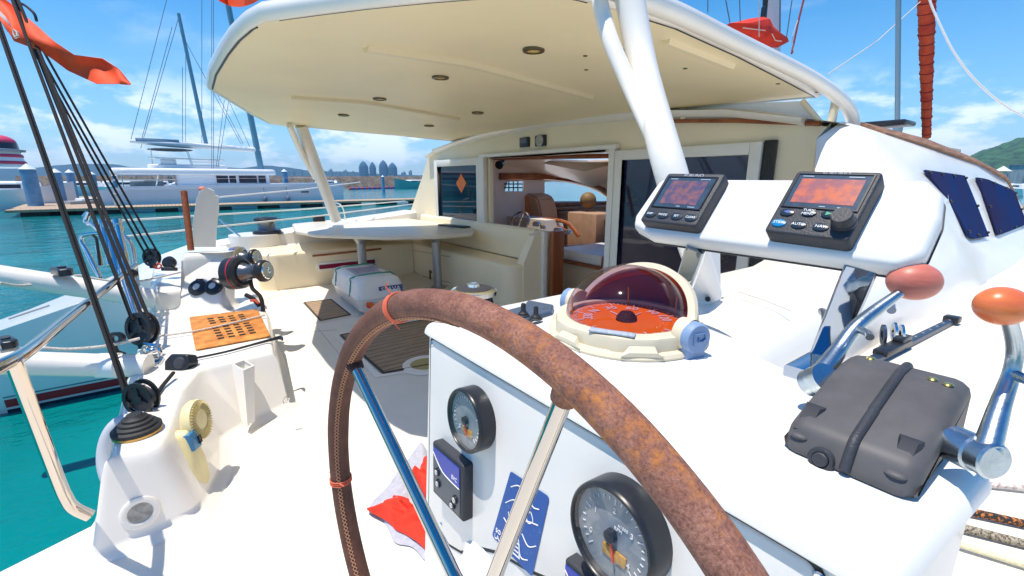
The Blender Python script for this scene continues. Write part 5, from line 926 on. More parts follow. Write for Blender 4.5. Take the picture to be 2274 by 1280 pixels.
# ------------------------------------------------------------------ hardtop over the cockpit
def zb(X, Y): return 2.40-.065*max(0, Y-1.8)+.05*(1-min(1, ((X+4.35)/2.9)**2))*min(1, max(0, (Y-.4)/1.5))
def under(x, y):
    z = 2.4
    for _ in range(12): p = at(x, y, z=z); z = zb(p.x, p.y)
    return at(x, y, z=z)
def hardtop():
    t = thing('hardtop', 'large white hardtop with cream underside over the cockpit', 'hardtop', (-4.4, 2.4, 2.3))
    px_ = [(470, 197), (478, 165), (505, 120), (530, 88), (560, 62), (592, 46), (700, 31), (820, 16), (950, 3), (1100, -9), (1230, -14), (1290, -2), (1350, 15), (1500, 60), (1640, 124), (1740, 176), (1812, 214)]
    o = [under(*q) for q in px_]
    o += [Vector((-2.2, 4.05, 0)), Vector((-3.2, 4.13, 0)), Vector((-4.4, 4.16, 0)), Vector((-5.6, 4.13, 0)), Vector((-6.4, 4.07, 0))]+[at(1010, 315, Y=4)]+[under(*q) for q in ((880, 300), (740, 288), (640, 280), (600, 274), (560, 253), (515, 225))]
    poly = [Vector((p.x, p.y)) for p in o]; poly = [a.lerp(b, k/4) for a, b in zip(poly, poly[1:]+poly[:1]) for k in range(4)]; Z = lambda p: zb(p.x, p.y); cen = Vector((-4.3, 2.3))
    L = lambda k, dz: [(lambda q: (q.x, q.y, zb(q.x, q.y)+dz))(cen+(p-cen)*k) for p in poly]
    mb = MB(); mb.loft([L(k, 0) for k in [.998]+[.95-.05*i for i in range(19)]+[.005]], cap=False); mb.build('ceiling_panel', mat('ceiling_cream', (.95, .82, .54), .42, var=.06, vscale=1.2), t, ang=60)
    def off(d, dz):
        q = inset2(poly, d); q2 = inset2(poly, -d); a = q if (q[18]-cen).length > (poly[18]-cen).length else q2
        return [(p.x, p.y, Z(r)+dz) for p, r in zip(a, poly)]
    mb = MB(); mb.loft([L(.9985, .004), off(.008, -.010), off(.024, -.008), off(.038, .012), off(.044, .035), off(.037, .06), off(.015, .08), L(.95, .11)]+[L(.9-.05*i, .15+.004*i) for i in range(18)], cap=False); mb.build('rim', GEL, t, ang=60)
    mb = MB(); q = L(.9975, -.002); mb.tube(q[0:18], .0075, 6); mb.tube(q[21:46], .006, 6); mb.tube(q[49:65], .007, 6); mb.build('black_seam', BLACK, t)
    for (a, b, w) in (((812, 104), (1312, 214), .05), ((648, 214), (1018, 262), .045), ((1480, 88), (1625, 145), .03)):
        A, B = under(*a), under(*b); mb = MB(); dr = (B-A).normalized(); s = dr.cross(Vector((0, 0, 1)))*w; n = 14; loops = []
        for k in range(n+1):
            p = A.lerp(B, k/n); z0 = zb(p.x, p.y); loops.append([Vector((p.x, p.y, z0+.004))+s, Vector((p.x, p.y, z0-.028))+s*.55, Vector((p.x, p.y, z0-.028))-s*.55, Vector((p.x, p.y, z0+.004))-s])
        mb.loft(loops); mb.build('batten', mat('batten_cream', (.86, .74, .50), .4), t)
    lit = mat('downlight_lens', (.85, .62, .20), .25, var=.3, vscale=60)
    for x, y in ((1185, 110), (978, 171), (843, 219), (763, 255), (1061, 250), (953, 279)):
        p = under(x, y)-Vector((0, 0, .004)); r = .066; mb = MB(); T = Matrix.Translation(p); mb.M = T; mb.lathe([(r*.68, .002), (r*.7, -.012), (r, -.01), (r*1.05, .004)], 28); g = mb.build('downlight', mat('brass_dark', (.16, .11, .06), .35, metal=.7), t)
        mb = MB(); mb.M = T; mb.lathe([(0, -.006), (r*.69, -.004)], 24); mb.build('lens', lit, g)
    mb = MB()
    for x, y in ((1485, 95), (1553, 118), (1610, 140), (1522, 152), (1302, 155), (1300, 124), (1385, 110), (1728, 186), (1820, 192), (1815, 205)): p = under(x, y); mb.lathe([(0, -.006), (.014, -.004), (.016, .003)], 10, Matrix.Translation(p))
    mb.build('screw_dot', mat('brass_dark', (.16, .11, .06)), t)
    # tubular arch along the starboard side
    mb = MB(); mb.tube([at(x, y, X=-1.42) for x, y in ((1250, -70), (1345, -34), (1430, 0), (1510, 32), (1600, 76), (1680, 114), (1750, 147), (1805, 176), (1850, 206), (1878, 232), (1892, 258), (1897, 290))], .045, 18, smooth=4); mb.build('arch_tube', GEL, t)
    mb = MB(); a, b = at(1858, 212, Y=4.15), at(1846, 278, Y=4.15); mb.tube([a, b], .03, 10); mb.build('arch_stay', CREAM, t)
    for p in (a, b, at(1818, 190, Y=3.95)): mb = MB(); mb.box(p, (.1, .1, .035), .01); mb.build('arch_bracket', mat('bronze_stain', (.30, .24, .10), .5, metal=.4), t)
    # starboard strut: aerofoil with its slimmer brother, and the port pair
    f = at(1574, 655, z=1.235)
    mb = MB(); top = at(1388, -60, X=-1.40); m1 = at(1492, 392, X=-.87); mid = at(1428, 150, X=-1.25)
    mb.tube([f, m1, mid, top], [.045, .050, .055, .060], 20, smooth=6); mb.build('strut', GEL, t)
    mb = MB(); mb.tube([at(1500, 420, X=-.86), at(1462, 330, X=-.95), at(1398, 190, X=-1.2), at(1352, 80, X=-1.36), at(1326, -20, X=-1.5), at(1318, -60, X=-1.55)], [.022, .026, .030, .033, .034, .034], 18, smooth=5); mb.build('slim_strut', GEL, t)
    mb = MB(); mb.loft([[f+Vector((dx*s-.02, dy*s, dz)) for dx, dy in ((-.035, -.05), (.04, -.035), (.035, .05), (-.04, .035))] for s, dz in ((1.15, -.03), (1.0, .02), (.6, .22))]); mb.build('strut_foot', GEL, t)
    mb = MB(); p = f+Vector((.03, -.055, .0)); mb.cyl(p, p+Vector((.01, -.02, .004)), .009); mb.build('foot_bolt', BLACK, t)
    mb = MB(); a, b = under(668, 279), at(746, 488, z=.98); mb.tube([b, a], [.085, .085], 18); mb.build('strut', GEL, t)
    mb = MB(); mb.tube([at(642, 278, X=-7.1), at(668, 335, X=-7.5), at(700, 395, X=-7.8)], .045, 14, smooth=4); mb.build('slim_strut', GEL, t)
hardtop()

# ------------------------------------------------------------------ rig, flags and lines above
def rig():
    def cloth(nm, lab, cat, topP, botP, d0, d1, m, n=28, wav=.05):
        def s(P_, u):
            k = u*(len(P_)-1); i = min(int(k), len(P_)-2); f_ = k-i; return P_[i][0]+(P_[i+1][0]-P_[i][0])*f_, P_[i][1]+(P_[i+1][1]-P_[i][1])*f_
        def fn(u, v):
            a, b = s(topP, u), s(botP, u); x, y = a[0]+(b[0]-a[0])*v, a[1]+(b[1]-a[1])*v
            return at(x, y, d=d0+(d1-d0)*u+wav*sin(u*9+v*3)+wav*.5*sin(u*21-v*5))
        mb = MB(); mb.sheet(fn, n, 8, .004); return one(nm, mb, m, lab, cat, at(*topP[0], d=d0), ang=70)
    cloth('pennant', 'long orange red pennant flying at the top left', 'flag', [(-30, -30), (22, 6), (70, 48), (120, 92), (165, 122), (228, 130), (262, 152), (290, 187)], [(-30, 20), (0, 45), (32, 92), (90, 112), (150, 157), (215, 187), (255, 187), (290, 188)], 3.9, 3.7, REDO)
    cloth('pennant_hoist', 'faded white hoist strip at the left end of the red pennant', 'flag', [(-20, 8), (10, 34), (28, 62), (40, 72)], [(-20, 30), (5, 52), (18, 74), (40, 76)], 3.82, 3.84, mat('faded_white_cloth', (.75, .62, .60), .8, var=.2, vscale=20), 8, .01)
    mb = MB(); mb.tube([at(x, y, d=3.75) for x, y in ((30, 66), (38, 72), (40, 80), (34, 84), (30, 76))], .01, 6, closed=True); one('flag_tie', mb, ROPE_W, 'white tie knotting the pennant to the black rope', 'cord', at(34, 75, d=3.75))
    t = thing('ensign', 'red cloth corner hanging over the hardtop top left edge', 'flag', at(530, 0, d=5)); mb = MB()
    mb.sheet(lambda u, v: at(485+100*u, -34+(24+26*sin(pi*min(1, .15+.8*u)))*v, d=5+.12*sin(u*8)), 12, 5, .004); mb.build('cloth', REDO, t)
    # mast foot, halyards, red sail bag on the boom
    t = thing('mast', 'pale mast with black luff track rising behind the hardtop', 'mast', at(1718, 110, X=-4.4)); X = -4.4; k = px(1, at(1718, 60, X=X))
    mb = MB(); mb.tube([at(1714, 120, X=X), at(1716, -80, X=X)], 17*k, 20); mb.build('spar', mat('mast_white', (.62, .67, .74), .3, var=.08, vscale=2), t)
    mb = MB(); mb.tube([at(1697, 60, X=X+.15), at(1700, 0, X=X+.15), at(1700, -70, X=X+.15)], [4*k, 5.5*k, 5*k], 8); mb.box(at(1696, 30, X=X+.15), (10*k, 10*k, 26*k), 3*k); mb.build('luff_track', BLACK, t)
    mb = MB(); mb.tube([at(1716, 108, X=X), at(1640, 92, X=-4.1)], 11*k, 12); mb.build('boom_end', mat('mast_white', (.62, .67, .74)), t)
    bag = thing('sail_bag', 'crumpled red sail bag lying on the boom behind hardtop', 'sail bag', at(1680, 90, X=-4)); P_ = [(1618, 52), (1640, 48), (1662, 42), (1690, 38), (1702, 62), (1720, 82), (1745, 96), (1728, 106), (1690, 100), (1650, 80), (1622, 68)]
    mb = MB(); L1 = [at(x, y, X=-4.05) for x, y in P_]; c = sum(L1, Vector())/len(L1); mb.loft([[c+(p-c)*s+Vector((dx+.03*mnoise.noise(p*6+Vector((dx*9, 0, 0))), 0, 0)) for p in L1] for s, dx in ((.3, .2), (.7, .16), (.95, .06), (1, 0), (.8, -.2))]); mb.build('bag', RED, bag, ang=25)
    mb = MB(); mb.tube([at(x, y, X=-3.8) for x, y in ((1685, -20), (1686, 40), (1686, 82))], .008, 6); mb.tube([at(x, y, X=-3.8) for x, y in ((1650, 62), (1680, 66), (1700, 68))], .006, 6); mb.tube([at(x, y, X=-3.8) for x, y in ((1715, 76), (1722, 90), (1736, 92))], .006, 6); mb.build('white_lashing', ROPE_W, bag)
    for nm, lab, P_, r, m in (('halyard', 'thin dark halyard left of the red sail bag', ((1608, -20), (1621, 50)), .008, WIRE), ('halyard', 'pale thin halyard just left of the pale mast', ((1642, -20), (1644, 48)), .007, WIRE), ('halyard', 'grey wire close along the right edge of the pale mast', ((1733, -20), (1732, 84)), .010, WIRE), ('halyard', 'blue grey wire between mast and red rope', ((1762, -20), (1745, 96)), .008, WIRE), ('halyard', 'thin left halyard high above the hardtop edge', ((1572, -20), (1572, 28)), .007, WIRE), ('downhaul', 'dark red rope coming down right of the mast', ((1790, -20), (1775, 40), (1758, 120)), .016, mat('dark_red_rope', (.30, .05, .05), .8, var=.4, vscale=60))):
        mb = MB(); mb.tube([at(x, y, X=-4.0) for x, y in P_], r, 7); one(nm, mb, m, lab, 'rope', at(*P_[0], X=-4))
    mb = MB(); mb.tube([at(1772, 45, X=-3.98), at(1760, 80, X=-3.98), at(1762, 118, X=-3.98)], .006, 6); one('tail', mb, ROPE_W, 'pale loose tail hanging beside the dark red rope', 'rope', at(1762, 118, X=-3.98))
    # grey pole, furled red genoa, slack white line
    mb = MB(); p, q = at(1993, 292, Y=6.5), at(1996, -60, Y=6.5); mb.tube([p, q], px(5, p), 12); mb.cyl(p-Vector((0, 0, .02)), p+Vector((0, 0, .05)), px(9, p)); one('shroud_pole', mb, mat('pole_grey', (.25, .33, .36), .35, metal=.6), 'slim blue grey pole standing on the cabin roof', 'pole', p)
    g = thing('furled_genoa', 'furled sail in ribbed orange red cover at upper right', 'furled sail', at(2058, 305, Y=11)); p, q = at(2058, 306, Y=11), at(2058, -70, Y=9.5); n = 70; k = px(1, p); pts = []; rs = []
    for i in range(n+1):
        u = i/n; pts.append(p.lerp(q, u)); rs.append(k*(7.5+6*min(1, u*1.25))*(1+.05*sin(i*2.1)+.04*sin(i*.7)))
    mb = MB(); mb.tube(pts, rs, 16); mb.build('cover', mat('genoa_red', (.72, .10, .03), .75, col2=(.50, .04, .02), vscale=4, bump=.4, bscale=14), g, ang=50)
    mb = MB()
    for i in range(2, 66, 4):
        c = pts[i]; a = (pts[i+1]-pts[i]).normalized(); mb.M = frame(c, a+Vector((.1, .1, 0))); mb.tube([(cos(2*pi*j/20)*(rs[i]+.003), sin(2*pi*j/20)*(rs[i]+.003), 0) for j in range(20)], k*.9, 6, closed=True)
    mb.M = Matrix.Identity(4); mb.build('wrap_line', mat('wrap_dark_red', (.22, .02, .02), .8), g)
    mb = MB(); P_ = [(2060, -20), (2068, 10), (2090, 60), (2115, 110), (2150, 160), (2190, 202), (2235, 237), (2274, 258), (2330, 285)]; mb.tube([at(x, y, d=4.5) for x, y in P_], .010, 8, smooth=5); one('furling_line', mb, mat('white_line', (.82, .81, .80), .8, bump=.3, bscale=200), 'thick slack white line curving down at the upper right', 'rope', at(2274, 258, d=4.5))
    mb = MB(); mb.tube([at(2044, 4, d=6.5), at(1950, 90, d=5.9), at(1838, 166, d=5.3)], .0065, 6); one('topping_line', mb, ROPE_W, 'thin straight white line from hardtop to the furled genoa', 'rope', at(1838, 166, d=5.3))
    # folded ensign on the sole behind the wheel spoke
    t = thing('folded_flag', 'folded red and grey flag lying on the sole behind the console', 'flag', at(900, 1130, z=0))
    def lay(P_, n, m, nm, h, seed, z0):
        c = [at(x, y, z=0) for x, y in P_]
        def fn(u, v):
            a = c[0].lerp(c[1], u); b = c[3].lerp(c[2], u); p = a.lerp(b, v); e = min(1, 6*min(u, 1-u, v, 1-v)); return (p.x+.05*mnoise.noise(Vector((u*3, v*3, seed))), p.y+.05*mnoise.noise(Vector((u*3, v*3, seed+5))), z0+e*h*(.5+.8*abs(mnoise.noise(Vector((u*3.2, v*5.1, seed))))))
        mb = MB(); mb.sheet(fn, n, n, .004); mb.build(nm, m, t, ang=70)
    lay([(820, 1140), (935, 985), (1060, 1130), (960, 1260)], 40, GREYC, 'grey_cloth', .05, 2, .006)
    lay([(822, 1148), (872, 1112), (1040, 1190), (1010, 1275)], 44, RED, 'red_cloth', .075, 7, .03)
    lay([(915, 1080), (948, 1030), (1060, 1100), (985, 1230)], 36, RED, 'red_fold', .09, 9, .04)
rig()

# ================================================================== HELM CONSOLE
ZT = 1.37
CY = 0.0; E1 = Vector((cos(CY), sin(CY), 0)); E2 = Vector((-sin(CY), cos(CY), 0))
FO = Vector((-.70, .3768, 1.345)); FN = Vector((E2.x*-1, E2.y*-1, .07)).normalized()      # face plane point and outward normal
def face(x, y, lift=0): return on(x, y, FO, FN)+FN*lift
FX = (E1-FN*E1.dot(FN)).normalized()
def fframe(x, y, lift=0): return frame(face(x, y, lift), FN, FX)
def console():
    t = thing('helm_console', 'white moulded helm console carrying compass gauges and throttle', 'helm console', (-.4, .6, .2))
    fl, fr_ = at(950, 722, z=ZT), at(2010, 1300, z=ZT)
    fl.y = .366; fl.x = -.785; fr_ = Vector((-.047, .366, ZT))
    br, bk, bl, l2 = at(2226, 1040, z=ZT), at(1700, 790, z=ZT), at(1600, 735, z=ZT), at(1085, 680, z=ZT)
    P_ = [fl.xy, fr_.xy, br.xy, bk.xy, bl.xy, Vector((-.60, .93)), Vector((-.80, .80)), l2.xy]
    poly = rpoly([tuple(p) for p in P_], [.02, .03, .03, .05, .05, .08, .1, .05], 5); n = len(poly)
    def L(z, d):
        q = inset2(poly, d); out = []
        for p in q: s = (Vector((p.x, p.y, 0))-Vector((fl.x, fl.y, 0))).dot(E2); k = max(0, 1-s/.45); out.append((p.x-E2.x*.07*(ZT-z)*k, p.y-E2.y*.07*(ZT-z)*k, z))
        return out
    b = .02; loops = [L(.3, .010), L(.7, .010), L(1.0, .010), L(ZT-b-.005, .010), L(ZT-b-.003, .003), L(ZT-b, 0)]+[L(ZT-b+b*sin(a), b*(1-cos(a))) for a in [pi/2*k/5 for k in range(1, 6)]]
    mb = MB(); mb.loft(loops); mb.build('moulding', CONS, t, ang=50)
    # raised round plinth below the compass
    c = at(1402, 800, z=ZT); mb = MB(); k = px(1, c); R0 = .133
    mb.lathe([(R0*1.42, .0005), (R0*1.3, .004), (R0*1.18, .008), (R0*1.1, .010), (0, .010)], 48, Matrix.Translation((CC.x, CC.y, ZT-.001))); mb.build('compass_plinth', CONS, t, ang=60)
    # hinged instrument panel with dark gasket line
    pp = [Vector((face(962, 752).x, FO.y, 1.341)), Vector((-.10, FO.y, 1.341)), Vector((-.075, FO.y+.0, 1.31))]+[face(x, y) for x, y in ( (1560, 1420), (1180, 1262), (1110, 1222), (1068, 1212), (1028, 1222), (1002, 1207), (957, 1128))]
    M = frame(FO, FN, FX); Mi = M.inverted(); q = [(Mi @ p).xy for p in pp]; rr = [.012, .012, 0, 0, .02, .02, .02, .015, .01, .015]
    q = rpoly(q, rr, 4)
    mb = MB(); mb.M = M; mb.slab(inset2(q, -.006), -.002, .0032); g = mb.build('panel_gasket', mat('gasket', (.06, .06, .06), .7), t)
    mb = MB(); mb.M = M; mb.slab(q, -.002, .006, .003, 3); mb.build('hinged_panel', CONS, t)
    mb = MB()
    for x, y in ((965, 763), (985, 1163), (1825, 1275)):
        mb.M = fframe(x, y, .006); mb.lathe([(0, .0015), (.0032, .0015), (.0045, 0)], 16)
    mb.build('screw', STEEL, t)
    # hub boss of the wheel shaft
    mb = MB(); mb.M = fframe(1068, 1268, 0); mb.lathe([(.055, 0), (.052, .006), (.04, .012), (.034, .03), (.03, .055), (0, .058)], 36); mb.build('shaft_boss', CONS, t)
    # lid seams on the coaming behind
    return t
CC = at(1404, 797, z=ZT)+Vector((.0, .0, 0)); CC = Vector((-.488, .612, ZT))
console()

def gauge(lab, cx, cy, rpx, depth, txt):
    c = face(cx, cy, .006); r = px(rpx, c); M = frame(c, FN, FX); t = thing('gauge', lab, 'gauge', c)
    mb = MB(); mb.M = M; mb.lathe([(r*1.0, 0), (r*1.0, depth*.8), (r*.99, depth*.92), (r*.95, depth), (r*.91, depth), (r*.885, depth*.93), (r*.885, depth*.25)], 48); mb.build('bezel', BLACK, t)
    mb = MB(); mb.M = M; mb.lathe([(0, depth*.72), (r*.885, depth*.72)], 40); mb.build('dial', GAUGEF, t)
    mb = MB(); mb.M = M; dz = depth*.72
    for k in range(25):
        a = R(225-270*k/24); L_ = .13 if k % 6 == 0 else .07; T = Matrix.Rotation(a, 4, 'Z'); mb.box((r*(.74-L_/2), 0, dz+.0008), (r*L_, r*.018, .0008), M=T)
    mb.build('tick', WHITE, t)
    mb = MB()
    for s, a, rr, sz in txt: mb.text(s, r*sz, M @ Matrix.Translation((cos(R(a))*r*rr, sin(R(a))*r*rr, dz+.0012)), .0003)
    mb.build('numeral', WHITE, t)
    mb = MB(); mb.M = M @ Matrix.Rotation(R(-75 if r > .04 else 195), 4, 'Z'); mb.slab([(-r*.08, -r*.03), (r*.5, -r*.015), (r*.5, r*.015), (-r*.08, r*.03)], dz+.003, dz+.005); mb.build('needle', mat('needle_red', (.8, .08, .03), .4), t)
    mb = MB(); mb.M = M; mb.lathe([(0, dz+.008), (r*.12, dz+.007), (r*.13, dz+.001)], 20); mb.build('hub', BLACK, t)
    if r > .04:
        mb = MB(); mb.M = M; mb.box((r*.1, -r*.36, dz+.001), (r*.55, r*.22, .002), .0006); mb.build('window', mat('gauge_amber', (.66, .33, .06), .3, var=.4, vscale=80), t)
    else:
        mb = MB(); mb.M = M @ Matrix.Rotation(R(-55), 4, 'Z'); mb.box((r*.4, 0, dz+.001), (r*.6, r*.3, .002), .0006); mb.build('scale_arc', mat('gauge_amber', (.42, .22, .05)), t)
    mb = MB(); mb.M = M; mb.lathe([(0, depth*.955), (r*.5, depth*.95), (r*.89, depth*.93)], 40); mb.build('lens', LENS, t, ang=60)
    return t
gauge('smaller round black gauge high on the console panel', 1068, 924, 71, .030, [('0', 225, .5, .2), ('4', -45, .5, .2)])
gauge('larger round black tachometer low on the panel, beside blue sticker', 1400, 1164, 116, .034, [('0', 205, .55, .17), ('1', 150, .5, .15), ('2', 90, .5, .15), ('3', 30, .5, .15), ('4', -40, .55, .17), ('RPM', 55, .22, .1), ('x1000', 50, .36, .09)])
def remote(lab, quad, rear, full=True):
    o = [face(*q, .0) for q in rear]; c = sum(o, Vector())/4; t = thing('control_unit', lab, 'control unit', c)
    X = (o[1]-o[0]).normalized(); M = frame(c, FN, X); w = ((o[1]-o[0]).length+(o[2]-o[3]).length)/2; h = ((o[3]-o[0]).length+(o[2]-o[1]).length)/2; D = .026
    mb = MB(); mb.M = M; mb.slab(rpoly([(-w/2, -h/2), (w/2, -h/2), (w/2, h/2), (-w/2, h/2)], .005), 0, D, .005, 3); mb.build('case', GREYP, t)
    mb = MB(); mb.M = M; mb.slab(rpoly([(-w*.42, -h*.42), (w*.42, -h*.42), (w*.42, h*.42), (-w*.42, h*.42)], .003), D-.001, D+.001); mb.build('faceplate', mat('faceplate_slate', (.035, .06, .09), .3), t)
    mb = MB(); mb.M = M; mb.slab([(-w*.42, h*.42), (-w*.42, h*.33), (-w*.1, h*.10), (w*.42, h*.06), (w*.42, h*.42)], D+.0008, D+.0022); mb.build('blue_panel', mat('panel_blue', (.006, .03, .45), .3, col2=(.02, .05, .30), vscale=120), t)
    mb = MB(); mb.M = M; mb.tube([(-w*.42, h*.33, D+.0022), (-w*.1, h*.10, D+.0022), (w*.42, h*.06, D+.0022)], .0011, 5, smooth=5); mb.build('white_arc', WHITE, t)
    mb = MB(); mb.text('EVC', h*.1, M @ Matrix.Translation((w*.27, h*.17, D+.0024)), .0003); mb.build('lettering', WHITE, t)
    for u, v in ((-.30, .0), (-.27, -.20), (.28, -.20), (.2, -.34)):
        mb = MB(); mb.M = M @ Matrix.Translation((u*w, v*h, D)); mb.lathe([(w*.07, .0008), (w*.068, .0035), (w*.05, .004), (0, .0038)], 20); b_ = mb.build('button', BLACK, t)
        mb = MB(); mb.M = M @ Matrix.Translation((u*w, v*h, D)); mb.lathe([(w*.028, .0042), (w*.028, .0048), (w*.04, .0048), (w*.04, .0042)], 14); mb.box((0, 0, .0046), (w*.012, w*.045, .0008)); mb.build('symbol', WHITE, b_)
remote('small dark control unit with blue top strip below the smaller gauge', None, [(1000, 985), (1069, 1040), (1045, 1130), (975, 1072)])
remote('dark control unit half cut by the bottom edge of view', None, [(1298, 1232), (1372, 1290), (1350, 1385), (1270, 1325)])
def sticker():
    q = [face(x, y, .0066) for x, y in ((1142, 1044), (1229, 1101), (1190, 1277), (1100, 1187))]; t = thing('safety_sticker', 'blue safety sticker with white scratched drawings on the console panel', 'sticker', q[0])
    M = frame(q[0], FN, (q[1]-q[0])); Mi = M.inverted(); p = [(Mi @ a).xy for a in q]; mb = MB(); mb.M = M; mb.slab(rpoly(p, .006), 0, .0006); mb.build('sheet', mat('sticker_blue', (.002, .085, .36), .4, col2=(.05, .18, .42), vscale=160, vdet=8, thr=(.28, .42)), t)
    bl = lambda u, v: (q[0].lerp(q[1], u)).lerp(q[3].lerp(q[2], u), v)+FN*.0009
    mb = MB()
    for P_ in ([(.12, .18), (.3, .1), (.42, .2)], [(.1, .42), (.3, .3), (.5, .42)], [(.15, .62), (.32, .66), (.22, .5)], [(.5, .62), (.62, .45), (.9, .38)], [(.62, .62), (.8, .7), (.95, .62)], [(.55, .1), (.7, .22), (.85, .2)], [(.4, .78), (.55, .7), (.7, .9), (.85, .86)], [(.68, .3), (.62, .38), (.7, .44), (.78, .38), (.7, .3)]):
        mb.tube([bl(*a) for a in P_], .0009, 5, smooth=4)
    mb.build('drawing', WHITE, t)
    mb = MB(); a = bl(.55, .86); mb.M = frame(a, FN, (q[1]-q[0])); s = .012; mb.loft([[(x*s*k, y*s*k, z) for x, y in ((-1, -1), (1, -1), (1, 1), (-1, 1))] for k, z in ((1, 0), (1, .0006), (.8, .0006), (.8, 0))], cap=False); mb.box((0, .3*s, .0003), (1.4*s, .18*s, .0006)); mb.box((0, -.3*s, .0003), (1.4*s, .18*s, .0006)); mb.build('pictogram', WHITE, t)
    mb = MB(); mb.text('SO', .011, frame(bl(.12, .86), FN, (q[1]-q[0]))); mb.text('LA', .011, frame(bl(.12, .95), FN, (q[1]-q[0]))); mb.build('lettering', WHITE, t)
sticker()

# ------------------------------------------------------------------ compass
def compass():
    t = thing('steering_compass', 'large steering compass with smoked dome and orange card on the console', 'compass', CC); T = Matrix.Translation((CC.x, CC.y, ZT+.009)); R0 = .133
    CW = mat('compass_cream', (.72, .64, .47), .42, var=.04, vscale=30, bump=.04, bscale=300)
    mb = MB(); mb.M = T; mb.lathe([(0, 0), (R0*1.0, 0), (R0*1.01, .004), (R0*.985, .009), (R0*.9, .011), (0, .011)], 64); mb.build('base_flange', CW, t)
    mb = MB(); mb.M = T; n = 96
    rad = lambda a: R0*(.93+.012*(1 if (a*6/pi) % 2 < 1 else -1))
    rings = [(1.0, .009), (1.0, .026), (.985, .031), (.86, .035), (.80, .033), (.79, .015)]
    mb.loft([[(rad(2*pi*k/n)*s*cos(2*pi*k/n), rad(2*pi*k/n)*s*sin(2*pi*k/n), z) for k in range(n)] for s, z in rings], cap=False); mb.build('body_ring', CW, t, ang=30)
    for a in (-95, -40, 200):   # pockets moulded in the skirt
        mb = MB(); mb.M = T @ Matrix.Rotation(R(a), 4, 'Z'); mb.loft([[(R0*.94, y*w, z) for y, z in ((-1, .006), (1, .006), (.65, .022), (-.65, .022))] for w in (.028,)]+[[(R0*1.0, y*.030, z) for y, z in ((-1.1, .008), (1.1, .008), (.7, .014), (-.7, .014))]]); mb.build('skirt_step', CW, t)
    mb = MB(); mb.M = T; mb.lathe([(0, .023), (R0*.66, .026), (R0*.72, .0275), (R0*.71, .020)], 64); card = mb.build('card', DIALO, t)
    mb = MB(); mb.M = T
    for k in range(72):
        L_ = .12 if k % 6 == 0 else (.08 if k % 2 == 0 else .05); mb.box((R0*(.70-L_/2), 0, .0276), (R0*L_, .0012 if k % 6 else .0022, .0008), M=Matrix.Rotation(2*pi*k/72, 4, 'Z'))
    mb.build('tick', WHITE, card)
    # numerals: 60 faces the helmsman at the far side of the card
    view = math.atan2(-CC.y, -CC.x); far = view+pi; mb = MB()
    for s, da in (('N', 62), ('30', 27), ('60', -8), ('90', -43), ('120', -75), ('330', 95)):
        a = far+R(da); mb.text(s, R0*.185, T @ Matrix.Translation((cos(a)*R0*.49, sin(a)*R0*.49, .0270)) @ Matrix.Rotation(a-pi/2, 4, 'Z'), .0004)
    mb.build('numeral', WHITE, card)
    mb = MB(); mb.M = T
    for da in (38, -30): mb.M = T; a = far+R(da); mb.tube([(cos(a)*R0*.12, sin(a)*R0*.14, .0258), (cos(a)*R0*.36, sin(a)*R0*.36, .0262)], .0011, 5)
    mb.build('ring_mark', WHITE, card)
    mb = MB(); mb.M = T; mb.lathe([(R0*.14, .023), (R0*.13, .030), (R0*.08, .038), (0, .040)], 24); mb.build('pivot', mat('pivot_maroon', (.06, .012, .012), .6, bump=.4, bscale=300), card)
    # lubber posts
    mb = MB(); mb.M = T
    for da in (0, 90, -62): a = far+R(da); mb.tube([(cos(a)*R0*.69, sin(a)*R0*.72, .02), (cos(a)*R0*.72, sin(a)*R0*.72, .060)], .0014, 6)
    mb.build('lubber_post', mat('lubber_yellow', (.75, .36, .05), .5), t)
    # inner bowl (dark lower shell) and dome
    mb = MB(); mb.M = T; mb.lathe([(R0*.79, .032), (R0*.755, .022), (R0*.70, .012), (0, .011)], 48); mb.build('bowl', mat('bowl_brown', (.16, .10, .11), .6), t)
    zc = .031; Rd = R0*.79; mb = MB(); mb.M = T @ Matrix.Translation((0, 0, zc)); mb.lathe([(Rd*cos(a), Rd*.84*sin(a)) for a in [pi/2*k/20 for k in range(21)]], 64); mb.build('dome', DOME, t, ang=80)
    mb = MB(); mb.M = T; mb.lathe([(Rd*1.01, zc-.004), (Rd*1.015, zc+.002), (Rd*.99, zc+.003)], 64); mb.build('dome_seal', mat('seal_grey', (.25, .22, .2), .5), t)
    # sun hood swung back over the forward side: part of a sphere about the athwartship hinge line
    Ra, Rb = R0*.825, R0*.875
    def hood(rad_, th0, th1, m, nm, nu=16):
        mb = MB(); mb.M = T @ Matrix.Translation((0, 0, zc)) @ Matrix.Diagonal((1, 1, .85, 1))
        def fn(u, v):
            ph = pi*(.04+.92*v); th = th0+(th1-th0)*u; w = sin(ph); return (-cos(ph)*rad_, w*cos(th)*rad_, w*sin(th)*rad_)
        mb.sheet(fn, nu, 28, .004); return mb.build(nm, m, t, ang=60)
    hood(Rb, R(-2), R(52), CW, 'hood')
    hood(Ra, R(0), R(41), mat('hood_lining', (.34, .24, .29), .6), 'hood_lining')
    hood(Ra+.001, R(41.5), R(51), mat('hood_orange', (.62, .17, .03), .6), 'hood_trim', 6)
    mb = MB(); mb.M = T @ Matrix.Translation((0, 0, zc)) @ Matrix.Diagonal((1, 1, .85, 1))
    f = lambda th, v, r: (-cos(pi*(.04+.92*v))*r, sin(pi*(.04+.92*v))*cos(th)*r, sin(pi*(.04+.92*v))*sin(th)*r)
    mb.loft([[f(R(52+d), v/28, r) for d, r in ((0, Ra-.002), (5, Ra-.001), (5, Rb+.004), (-3, Rb+.006))] for v in range(29)]); mb.build('hood_lip', CW, t, ang=60)
